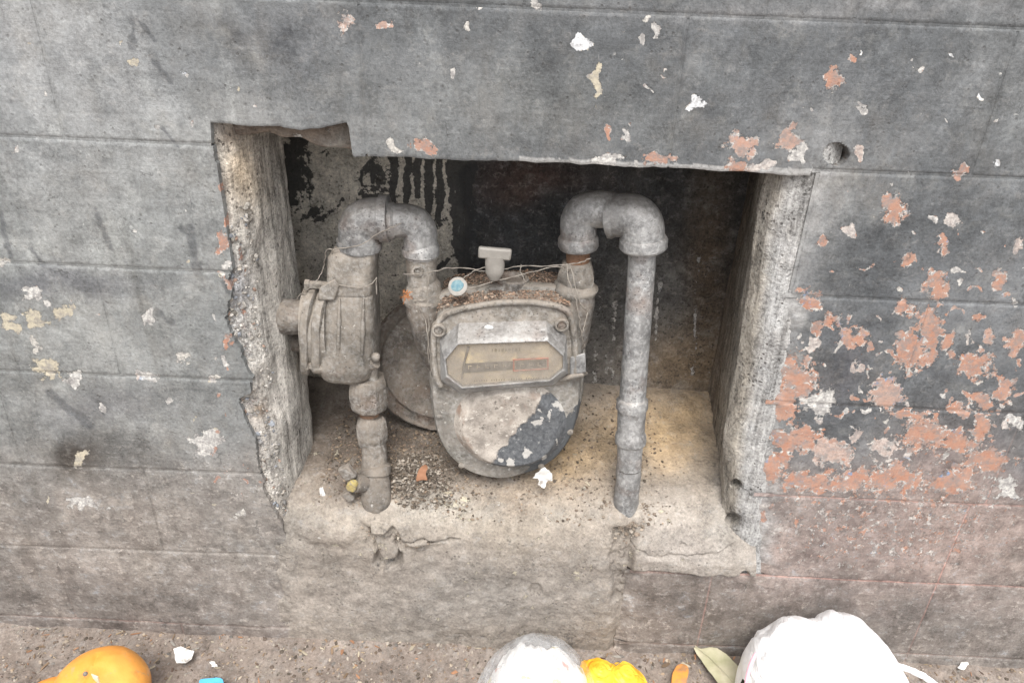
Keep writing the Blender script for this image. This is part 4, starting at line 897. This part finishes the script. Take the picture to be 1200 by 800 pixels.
# flange: two facing plates seen from the side
for k, (xa, xb) in enumerate(((361, 371), (374, 385))):
    n = 40; rings = []
    for (xx, s) in ((xa, .93), (xa + 1.5, 1), (xb - 1.5, 1), (xb, .93)):
        cpt = P(xx, 384, .095); r = []
        for q in range(n):
            a = 2 * math.pi * q / n; ca, sa = math.cos(a), math.sin(a)
            r.append((cpt[0] + sa * .009, cpt[1] + s * .046 * math.copysign(abs(ca) ** .75, ca), cpt[2] + s * (.064 - .002 * k) * math.copysign(abs(sa) ** .6, sa)))
        rings.append(r)
    MB().layers(rings).build('flange_plate', M_cast, reg, rough=.0016)
m = MB(); a_, b_ = P(384, 352, .070), P(402, 334, .066)
m.layers([[P(x, y, d) for x, y in ((372, 352), (374, 337), (392, 326), (398, 334), (392, 352))] for d in (.115, .068, .062)]); m.build('shoulder', M_cast, reg, bevel=.002, rough=.0015)
for xx in (396, 424):
    m = MB(); m.tube([P(xx, 416, .0535), P(xx + 1, 390, .0565), P(xx + 2, 350, .0655)], [.0020, .0030, .0015], 12, .004, .0006); m.build('rib', M_cast, reg)
cpt = P(372.5, 384, .095); n = 30
MB().layers([[(cpt[0] + dx, cpt[1] + .0448 * math.cos(2 * math.pi * q / n), cpt[2] + .0585 * math.sin(2 * math.pi * q / n)) for q in range(n)] for dx in (-.0135, .02)]).build('gasket', M_cast, reg)
for (a, b, d) in ((373, 334, .085), (372, 428, .060)):
    c = P(a, b, d); m = MB(); m.tube([c + (-.017, 0, 0), c + (-.011, 0, 0), c + (-.011, 0, 0), c + (.013, 0, 0), c + (.013, 0, 0), c + (.018, 0, 0)], [.0075, .0075, .0058, .0058, .0075, .0075], 6, .02, .0002); m.build('bolt', M_cast, reg, rough=.0006)
m = MB(); m.tube([P(366, 371, .085), P(334, 371, .074), P(329, 371, .072), P(327, 371, .072)], [.0235, .0235, .0225, .019], 32, .004, .0006); m.build('vent_stub', M_brown, reg)
m = MB(); m.tube([P(366, 402, .10), P(342, 402, .095), P(338, 402, .095)], [.012, .012, .011], 24, .004, .0004); m.build('lower_stub', M_brown, reg)
m = MB(); m.ball(P(378, 425, .075), .020, .022, .014); m.ball(P(392, 434, .075), .016, .018, .010); m.build('lower_lobe', M_cast, reg, rough=.002)
m = MB(); m.ball(P(440, 418, .062), .0062); m.tube([P(432, 430, .068), P(440, 424, .066)], [.006, .009], 14, .004, .0003); m.build('lug', M_cast, reg, rough=.001)
# supply pipe
SP = P(440, 600, .062); sup = root('supply_pipe', 'knobbly supply pipe rising from the broken mortar to the regulator, rusty at the joint', 'pipe', SP)
for xx in (418, 436):
    m = MB(); c = P(xx, 434, .078); m.tube([c + (0, 0, .006), c + (0, 0, -.022)], .0082, 12, .004, .0004); m.build('stud', M_cast, sup)
m = MB(); a, b = P(431, 441, .085), P(432, 480, .080)
m.tube([a + (0, 0, .002), a, a * .9 + b * .1, a * .75 + b * .25, a * .25 + b * .75, a * .08 + b * .92, b], [.020, .0245, .0265, .0275, .0275, .0255, .020], 8, .004, .0006, ang0=.2); m.build('hex_nut', M_nut, sup, rough=.0016)
m = MB(); m.tube([P(432, 478, .080), P(434, 492, .078)], [.0135, .0135], 24, .0025, .0008); m.build('thread', M_rust, sup)
m = MB(); a, b = P(435, 487, .078), P(437, 521, .070)
m.tube([a, a * .85 + b * .15, a * .6 + b * .4, a * .3 + b * .7, b], [.0165, .0215, .0235, .0235, .0185], 8, .003, .0008, ang0=.1); m.build('hex_nut', M_nut, sup, rough=.002)
m = MB(); m.tube([P(438, 519, .068), P(439, 545, .056), P(440, 548, .054), P(440, 555, .050), P(440, 557, .049), P(441, 575, .038), P(442, 588, .032), P(443, 600, .045)], [.0175, .0185, .0225, .0230, .0200, .0215, .0220, .020], 28, .003, .0010); m.build('coupling', M_nut, sup, rough=.0008)
m = MB(); a = P(438, 566, .045); b = P(416, 566, .022); m.tube([a, b], [.012, .0125], 20, .004, .0006); vb = m.build('test_valve', M_nut, sup, rough=.001)
m = MB(); c = P(413, 568, .016); m.tube([c + (0, .004, 0), c + (-.001, -.006, -.001)], [.0078, .0070], 18, .003, .0005)
g = G('brass_end'); M_brass = g.done(g.mix(g.mr(g.noise(200, 4, .7), .4, .6), (.30, .26, .20), (.52, .42, .16)), .5, metal=.35); m.build('brass_plug', M_brass, vb)
c = P(407, 553, .020); A3 = np.array([(.86, 0, .5), (0, 1, 0), (-.5, 0, .86)]); MB().box(c, .018, .010, .022, A3).build('valve_key', M_nut, vb, bevel=.002, rough=.001); MB().box(P(409, 580, .022), .012, .010, .016, A3).build('valve_stop', M_nut, vb, bevel=.002, rough=.001)
# right-hand connector and riser
RC = P(676, 342, .095); oc = root('pipe_connector', 'two grey elbows arching from the meter outlet over to the riser', 'pipe', RC)
m = MB(); m.tube([P(674, 344, .095), P(674, 339, .095), P(674, 336, .095), P(675, 330, .095)], [.0275, .0305, .0300, .0245], 30, .003, .0006); m.tube([P(675, 333, .095), P(675, 322, .095), P(676, 308, .095), P(676, 306, .095)], [.0248, .0252, .0200, .0175], 8, .003, .0004, ang0=.3); m.build('union_nut', M_cast, oc)
m = MB(); m.tube([P(677, 308, .095), P(678, 286, .095)], .0150, 24, .0025, .0006); m.build('thread', M_rust, oc)
m = MB(); p = fillet([P(678, 288, .095), P(678, 245, .094), P(718, 245, .086)], .036, 8); m.tube(p, .0228, 30, .004, .0006)
m.tube([P(678, 291, .095), P(678, 288, .095), P(678, 279, .095), P(678, 276, .095)], [.0235, .0258, .0258, .0235], 30, .003, .0006); m.build('elbow', M_zinc, oc)
m = MB(); p = fillet([P(713, 252, .086), P(752, 252, .072), P(754, 291, .070)], .038, 8); m.tube(p, .0272, 30, .004, .0006)
m.tube([P(712, 252, .087), P(717, 252, .086), P(721, 252, .085)], [.0285, .0295, .0275], 30, .003, .0006)
m.tube([P(754, 277, .070), P(754, 280, .070), P(754, 289, .070), P(754, 292, .070)], [.0275, .0296, .0298, .0270], 30, .003, .0006); m.build('elbow', M_zinc, oc)
RB = P(738, 585, .05); ris = root('riser_pipe', 'straight pale galvanised pipe running down into the slot at the sill', 'pipe', RB)
q0, q1 = P(753.5, 288, .070), P(741, 470, .058); q2 = P(737, 548, .040); q3 = P(734, 586, .036)
m = MB(); m.tube([q0, q1, q2], [.0170, .0178, .0175], 32, .004, .00035); m.build('tube', M_zinc, ris)
m = MB(); c1, c2 = P(741, 466, .059), P(738.5, 521, .047)
m.tube([c1, c1 * .96 + c2 * .04, c1 * .8 + c2 * .2, c1 * .72 + c2 * .28, c1 * .3 + c2 * .7, c1 * .2 + c2 * .8, c1 * .05 + c2 * .95, c2], [.0185, .0212, .0215, .0192, .0190, .0210, .0212, .0185], 30, .003, .0007); m.build('coupling', M_zinc, ris)
m = MB(); m.tube([q2, q3, q3 + np.array([0, 0, -.035])], [.0178, .0172, .0165], 28, .004, .0009); m.build('buried_end', M_zinc, ris, rough=.001)

# round lid leaning behind the meter
LC = P(516, 424, .195); lid = root('metal_lid', 'round rust-brown dished lid leaning behind the left side of the meter', 'lid', P(512, 500, .19))
m = MB(); n = 64; ax1 = np.array([1, 0, 0]); nrm = np.array([0, -.93, .36]); ax2 = np.cross(nrm, ax1) * -1
def lring(r, h): return [LC + ax1 * r * math.cos(2 * math.pi * k / n) + ax2 * r * .98 * math.sin(2 * math.pi * k / n) + nrm * h for k in range(n)]
m.layers([lring(.01, .004), lring(.05, .006), lring(.088, .008), lring(.093, .003), lring(.103, .002), lring(.107, .006), lring(.109, .005), lring(.109, -.002), lring(.09, -.004)], True, True); m.build('lid_disc', M_brown, lid, rough=.0015)
c = LC + ax1 * .094 * math.cos(4.15) - ax2 * .092 * math.sin(4.15) + nrm * .004
MB().ball(P(493, 489, .185), .0035).build('rivet', M_nut, lid)

# ------------------------------------------------------------------ seals and wires
g = G('tarnished_lead'); M_lead = g.done(g.mix(g.noise(120, 5, .7), (.20, .185, .165), (.36, .34, .31)), .6, g.bump(g.noise(150, 4), .4, .001), metal=.2)
t = P(579, 318, .062); tag = root('seal_tag', 'grey T-shaped lead seal tag standing on the wire above the meter', 'seal', t)
m = MB(); up = np.array([-.02, .0, 1.]); c = P(580, 297, .062)
m.box(c, .041, .008, .015, ((.998, 0, -.05), (0, 1, 0), (.05, 0, .998))); m.build('cross_bar', M_lead, tag, bevel=.0025, rough=.0012)
m = MB(); m.tube([P(580, 300, .063), P(580, 312, .063), P(580, 320, .063), P(580, 328, .063)], [.0125, .0125, .0115, .006], 20, .003, .0004, oval=.6); m.build('stem', M_lead, tag, rough=.001)
bt = P(538, 340, .050); bs = root('crimp_seal', 'round lead crimp seal with a turquoise centre hanging on the wire', 'seal', bt)
m = MB(); c = P(537, 336, .050); nv_ = np.array([0, -.8, .6]); m.tube([c - nv_ * .004, c - nv_ * .0025, c + nv_ * .0025, c + nv_ * .0035], [.0105, .0118, .0118, .0095], 22, .003, .0007); m.build('lead_disc', M_lead, bs, rough=.0012)
g = G('turquoise_paint'); M_turq = g.done(g.mix(g.mr(g.noise(180, 5, .7), .4, .6), (.08, .17, .21), (.17, .25, .26)), .6)
m = MB(); a = c + nv_ * .003; m.tube([a, a + nv_ * .0013], [.0075, .006], 16, .002, .0012); m.build('painted_centre', M_turq, bs, rough=.002)
g = G('old_wire'); M_wire = g.done(g.mix(g.noise(90, 3), (.20, .175, .15), (.34, .31, .27)), .6, metal=.2)
def wire(name, label, paths, r=.00048):
    m = MB(); o = None
    for pth in paths:
        pts = smooth_open([P(a, b, d) for a, b, d in pth], 5); pts = [p + rng.normal(0, .0005, 3) for p in pts]
        m.tube(pts, r, 6, .006, 0)
        p2 = [p + np.array([math.sin(i * 1.3), math.cos(i * 1.3), math.sin(i * 1.3)]) * .0009 for i, p in enumerate(pts)]; m.tube(p2, r * .7, 5, .006, 0)
    o = m.build(name, M_wire, None, sharp=80, org=P(*paths[0][0][:2], paths[0][0][2])); return setp(o, label, 'wire', 'seal wires')
wire('seal_wire', 'thin pale twisted wire looped between the two meter necks through the lead seals', [
    [(472, 322, .08), (500, 320, .065), (520, 315, .065), (545, 314, .07), (575, 318, .066), (610, 312, .068), (650, 311, .066), (672, 309, .066), (692, 303, .072)],
    [(480, 352, .068), (505, 349, .066), (525, 338, .056), (537, 334, .05), (552, 337, .055), (590, 327, .062), (640, 315, .064), (668, 310, .068)],
    [(537, 334, .05), (548, 322, .06), (565, 314, .066), (578, 316, .064)], [(664, 309, .066), (667, 330, .050), (675, 352, .046), (678, 370, .045), (681, 388, .044), (684, 405, .05), (679, 412, .06)],
    [(668, 312, .066), (680, 355, .05), (688, 365, .06), (684, 385, .045), (679, 396, .045)], [(502, 320, .066), (501, 350, .060), (502, 380, .055), (503, 410, .045), (508, 440, .036), (513, 448, .034)],
    [(489, 356, .064), (498, 375, .06), (501, 392, .05), (503, 425, .045)], [(610, 310, .067), (611, 320, .064), (617, 331, .060)]])
wire('seal_wire', 'short dark wire tied round the regulator shoulder and its side vent', [
    [(470, 262, .07), (455, 268, .062), (440, 275, .062), (420, 288, .062), (386, 292, .07), (381, 300, .075), (380, 312, .08), (374, 325, .075), (366, 334, .07), (352, 345, .08), (348, 352, .082)],
    [(385, 333, .064), (400, 334, .063), (420, 337, .062), (436, 332, .062), (441, 326, .068), (441, 345, .064)]], .00055)
g = G('orange_fibre'); M_of = g.done((.40, .17, .07), .8)
m = MB(); c = P(476, 346, .062)
for k in range(34):
    d = rng.normal(size=3); d /= np.linalg.norm(d); d[2] *= 1.3; a = c + rng.normal(0, .0022, 3); L = rng.uniform(.003, .008); m.tube([a, a + d * L * .5 + rng.normal(0, .001, 3), a + d * L], .0004, 4, .01, 0)
setp(m.build('thread_tuft', M_of, None, org=c), 'tiny orange thread tuft stuck on the left meter nut', 'fibre')

# ------------------------------------------------------------------ litter
def blob(name, mat, c, r, res=72, disp=None, parent=None, label=None, cat=None, group=None, attrs=None):
    T, A = np.meshgrid(np.linspace(0, math.pi, res // 2 + 1), np.linspace(0, 2 * math.pi, res + 1), indexing='ij')
    D = np.stack([np.sin(T) * np.cos(A), np.sin(T) * np.sin(A), np.cos(T)], -1); s = np.ones_like(T)
    if disp is not None: s = s + disp(D[..., 0], D[..., 1], D[..., 2])
    Pt = np.array(c) + D * np.array(r) * s[..., None]
    o = grid_obj(name, Pt[..., 0][:, ::-1], Pt[..., 1][:, ::-1], Pt[..., 2][:, ::-1], mat, parent, attrs, org=None if parent is not None else c)
    if parent is None: setp(o, label, cat, group)
    return o
g = G('orange_skin'); a = g.noise(12, 4, .6); b = g.noise(400, 2)
col = g.mix(g.mr(a, .35, .65), (.72, .27, .04), (.80, .40, .09)); col = g.mix(g.mr(g.noise(26, 6, .7, g.scale((1, 1, 1), loc=(2, 2, 2))), .60, .72), col, (.55, .22, .06)); col = g.mix(g.math('MULTIPLY', g.mr(g.noise(60, 5, .7), .58, .66), .6), col, (.45, .28, .16))
M_or = g.done(col, .42, g.bump(b, .25, .0008), spec=.5)
g = G('pith'); M_pith = g.done(g.mix(g.noise(120, 4), (.75, .66, .48), (.60, .36, .16)), .7)
oc1 = P(119, 808, None, .056)
fr_ = thing('orange_fruit', 'large overripe orange with a split in its skin at the foot of the wall', 'orange', (oc1[0], oc1[1], 0))
blob('peel', M_or, oc1, (.061, .058, .054), 90, lambda x, y, z: fbm(x, y, z, 1.7, 3, 5) * .05 - .10 * np.exp(-((x - .1) ** 2 + (z - .86) ** 2 + (y + .1) ** 2) / .05) - .05 * np.exp(-((x + .05 * np.sin(z * 9)) ** 2) / .004) * (z > .3) * (y < 0.3), fr_)
s1 = P(112, 793, oc1[1] - .036); m = MB(); m.tube([s1 + (-.004, 0, .006), s1, s1 + (.002, 0, -.012)], [.001, .004, .001], 10, .003, .0004, oval=.6); m.build('split_pith', M_pith, fr_)
m = MB(); m.ball(P(100, 789, oc1[1] - .033), .003); m.build('stem_scar', M_brown, fr_)
oc2 = P(62, 818, None, .024); blob('orange_fruit', M_or, oc2, (.034, .03, .026), 48, lambda x, y, z: fbm(x, y, z, 2, 3, 15) * .08, None, 'small orange half hidden at the left of the large orange', 'orange')
# white carrier bag: two swollen lobes
g = G('white_film'); M_bag = g.done(g.mix(g.noise(9, 3), (.86, .86, .87), (.89, .89, .89)), .34, g.bump(g.noise(28, 5, .6, g.scale((1, .5, 1)), 1.5), .9, .008), spec=.5, **{'Subsurface Weight': .25}); g.b.inputs['Subsurface Radius'].default_value = (.02, .02, .02)
g.b.inputs['Subsurface Scale'].default_value = .5
def loaf(name, prof, yc, hd, mat, parent, seed, fold=.004, zmin=.0, shrink=1.0):
    top = np.array([P(a, b, yc) for a, b in prof]); n = 110; xs = np.linspace(top[0, 0], top[-1, 0], n)
    zt = np.interp(xs, top[:, 0], top[:, 2]) - hd * .43; k = np.hanning(7); k /= k.sum(); zt = np.convolve(np.pad(zt, 3, mode='edge'), k, 'valid')
    cx = (xs[0] + xs[-1]) / 2; hw = (xs[-1] - xs[0]) / 2
    A = np.linspace(-math.pi / 2, 1.5 * math.pi, 90); X = np.tile(xs[:, None], (1, 90)); wid = np.sqrt(np.clip(1 - ((xs - cx) / (hw * 1.002)) ** 2, 0, 1)) ** .8
    zc = zt * .42
    Y = yc - np.cos(A)[None] * (hd * wid)[:, None] * shrink; Z = zc[:, None] + np.sin(A)[None] * ((zt - zc) * wid ** .25)[:, None] * shrink
    Z = np.maximum(Z, zmin)
    f = (1 - np.abs(fbm(X * 1.0, Y * .6, Z * .8, 16, 3, seed)) * 2.4) * fold * .8 + (1 - np.abs(fbm(X * 1.5, Y * .5, Z * .6, 38, 3, seed + 20)) * 3.) * fold * .45; Y = Y - f * np.cos(A)[None] * 1.3; Z = Z + (f - fold * .6) * np.sin(A)[None]
    return X, Y, Z
bw = thing('carrier_bag', 'bright white stuffed plastic carrier bag with two lobes at lower right', 'plastic bag', (P(980, 800, -.12)[0], -.12, 0))
X, Y, Z = loaf('film', [(871, 806), (873, 785), (879, 766), (889, 749), (905, 735), (925, 727), (945, 723), (965, 726), (982, 732), (992, 733), (1000, 724), (1012, 719), (1028, 720), (1045, 728), (1060, 744), (1076, 768), (1084, 784), (1094, 806)], -.115, .10, M_bag, bw, 3, .006)
grid_obj('film', X, Y, Z, M_bag, bw)
g = G('pink_print'); M_pink = g.done((.75, .42, .48), .5)
pts = [P(a, b, -.19) for a, b in ((876, 800), (880, 782), (888, 765))]; m = MB(); m.tube(smooth_open([P(874, 800, -.15), P(879, 780, -.142), P(886, 764, -.135)], 4), [.002, .0026, .0026, .0026, .0028, .0026, .0026, .0024, .0012], 8, .01, 0); m.build('pink_hem', M_pink, bw)
m = MB(); m.tube(smooth_open([P(1040, 778, -.13), P(1066, 784, -.125), P(1084, 793, -.12), P(1100, 806, -.12)], 5), .005, 12, .004, .001, oval=.4); m.build('bag_handle', M_bag, bw)
# cloudy clear bag holding white and red wrappers
g = G('cloudy_film'); M_clear = g.done((.72, .73, .74), .28, g.bump(g.noise(34, 5, .6, g.scale((1, .5, 1)), 1.5), .9, .006), spec=.7, Alpha=g.mr(g.noise(22, 5, .65), .38, .66, .10, .50))
cb = thing('clear_bag', 'cloudy clear plastic bag holding white wrappers at the bottom centre', 'plastic bag', (P(632, 800, -.1)[0], -.1, 0))
PF = [(553, 812), (560, 797), (570, 782), (585, 766), (603, 756), (625, 750), (645, 750), (662, 756), (678, 768), (692, 783), (704, 798), (710, 812)]
X, Y, Z = loaf('film', PF, -.10, .075, M_clear, cb, 9, .003); grid_obj('film', X, Y, Z, M_clear, cb)
g = G('printed_wrap'); cv = g.mix(g.mr(g.noise(28, 3, .5), .62, .64), (.85, .84, .82), (.70, .30, .22)); cv = g.mix(g.mr(g.noise(24, 3, .5, g.scale((1, 1, 1), loc=(4, 4, 1))), .62, .64), cv, (.60, .52, .25)); M_wrap = g.done(cv, .5)
X, Y, Z = loaf('wrapper', [(566, 816), (578, 790), (594, 772), (616, 761), (645, 760), (668, 768), (686, 786), (702, 814)], -.10, .064, M_wrap, cb, 12, .010); grid_obj('wrapper', X, Y, Z - .003, M_wrap, cb)

def sheet(name, outline, mat, label, cat, z=None, y=None, th=.0012, lift=.004, curl=.01, seed=1, org=None, n=9):
    if mat is M_paper: outline = [(a + (b2 - a) * t + float(rng.normal(0, .5)), c_ + (d2 - c_) * t + float(rng.normal(0, .5))) for (a, c_), (b2, d2) in zip(outline, outline[1:] + outline[:1]) for t in (0, .33, .66)]
    """thin solid scrap with its own outline, crumpled"""
    pts = np.array([P(a, b, y, z) for a, b in outline]); c = pts.mean(0); rings = []
    cp = smooth_closed(pts, 3 if mat is not M_paper else 1)
    def crum(q): return q + np.array([0, 0, 1.]) * (fbm(q[:, 0], q[:, 1], q[:, 2], 45, 3, seed) * curl + lift)[:, None] + (np.array([0, -1., 0]) * (fbm(q[:, 0], q[:, 1], q[:, 2], 45, 3, seed + 3) * curl * .6)[:, None])
    tr = [crum(c + (cp - c) * s) for s in np.linspace(.03, 1, n)]; nb = np.array([0, .5, -.8]) * th; br = [r + nb for r in tr]
    m = MB(); m.layers(tr + br[::-1], True, True); return setp(m.build(name, mat, None, sharp=50, org=c), label, cat, 'white paper scraps' if name == 'paper_scrap' else None)
g = G('paper'); M_paper = g.done(g.mix(g.mr(g.noise(70, 5, .7), .55, .62), (.66, .65, .62), (.34, .31, .28)), .85)
sheet('paper_scrap', [(203, 762), (214, 760), (228, 763), (224, 774), (216, 780), (208, 779)], M_paper, 'torn white paper scrap on the dirt right of the large orange', 'paper', z=.012, curl=.008, seed=5)
sheet('paper_scrap', [(246, 776), (252, 777), (255, 782), (249, 783)], M_paper, 'tiny white paper fleck just right of the torn scrap', 'paper', z=.012, curl=.003, seed=6)
sheet('paper_scrap', [(627, 556), (638, 548), (646, 553), (647, 562), (641, 566), (638, 575), (630, 572), (631, 564), (625, 561)], M_paper, 'ragged white flake of paper on the niche floor against the meter base', 'paper', y=.03, lift=.002, curl=.010, seed=8)
sheet('paper_scrap', [(375, 572), (379, 571), (381, 583), (375, 583)], M_paper, 'small upright white chip on the niche floor by the left side', 'paper', y=.035, lift=.001, curl=.003, seed=9)
g = G('blue_plastic'); M_blue = g.done((.10, .42, .72), .4)
sheet('plastic_scrap', [(234, 799), (243, 796), (258, 795), (262, 800), (260, 812), (238, 812)], M_blue, 'bright blue plastic scrap at the bottom edge beside the orange', 'plastic', z=.014, curl=.004, seed=11)
g = G('yellow_peel'); M_yel = g.done(g.mix(g.mr(g.noise(24, 5, .65), .38, .62), (.80, .36, .02), (.88, .60, .06)), .45, g.bump(g.noise(70, 4), .5, .002), spec=.5)
pc = P(722, 800, None, .02); yb = thing('melon_rind', 'crumpled yellow fruit rind lying right of the cloudy bag', 'fruit peel', (pc[0], pc[1], 0))
def rind(cx, cy, z, r, ti, seed, name):
    c = P(cx, cy, None, z); T, A = np.meshgrid(np.linspace(.0, 1.25, 22), np.linspace(0, 2 * math.pi, 45), indexing='ij')
    k = 1 + fbm(np.cos(A), np.sin(A), T, 1.6, 3, seed) * .22; X = c[0] + r[0] * np.sin(T) * np.cos(A) * k; Y = c[1] + r[1] * np.sin(T) * np.sin(A) * k; Z = c[2] + r[2] * (np.cos(T) - .5) + X * 0 + fbm(X, Y, T, 40, 3, seed) * .006
    Z += (X - c[0]) * ti; o = grid_obj(name, X[:, ::-1], Y[:, ::-1], np.maximum(Z, .003)[:, ::-1], M_yel, yb); s = o.modifiers.new('thick', 'SOLIDIFY'); s.thickness = .003; return o
rind(703, 792, .022, (.034, .036, .038), -.15, 3, 'rind_piece'); rind(735, 796, .018, (.036, .034, .034), -.35, 5, 'rind_piece')
m = MB(); m.tube([P(712, 772, None, .040), P(722, 779, None, .040), P(729, 774, None, .038)], [.0006, .0008, .0005], 6, .004, .0003); m.build('stalk_scar', M_brown, yb)
g = G('orange_bit'); M_ob = g.done(g.mix(g.mr(g.noise(60, 4), .45, .6), (.66, .28, .06), (.42, .22, .10)), .6)
sheet('peel_scrap', [(792, 782), (799, 778), (806, 783), (805, 796), (800, 812), (788, 812), (787, 796)], M_ob, 'narrow orange peel scrap between the yellow rind and the dry leaf', 'fruit peel', z=.014, th=.004, curl=.006, seed=21)
g = G('dry_leaf'); M_leaf = g.done(g.mix(g.mr(g.noise(30, 5, .6), .35, .65), (.34, .33, .20), (.50, .46, .33)), .6, g.bump(g.noise(80, 4), .4, .001))
lf = [(811, 756), (818, 752), (828, 753), (838, 760), (850, 768), (862, 780), (872, 794), (876, 806), (862, 810), (846, 806), (834, 792), (824, 780), (816, 768)]
ld = sheet('dry_leaf', lf, M_leaf, 'long dull green dry leaf lying left of the white bag', 'leaf', z=.020, th=.0008, curl=.004, seed=31)
m = MB(); m.tube(smooth_open([P(813, 755, None, .0275), P(832, 770, None, .0275), P(852, 790, None, .0275), P(866, 806, None, .0275)], 4), .0006, 5, .01, 0)
O = ORG[ld]; m.build('midrib', M_leaf, ld)
g = G('brown_leaf'); M_bl = g.done(g.mix(g.noise(90, 4), (.22, .10, .055), (.32, .17, .10)), .7)
sheet('leaf_scrap', [(489, 556), (492, 549), (498, 545), (501, 548), (499, 556), (501, 562), (494, 561), (488, 563)], M_bl, 'curled rust-orange leaf scrap on the rubble below the meter', 'leaf', y=.045, th=.0008, lift=.004, curl=.008, seed=41)
sheet('leaf_scrap', [(1121, 784), (1127, 776), (1133, 774), (1134, 780), (1128, 787)], M_paper, 'small cream leaf flake right of the white bag', 'leaf', z=.012, th=.001, curl=.003, seed=43)
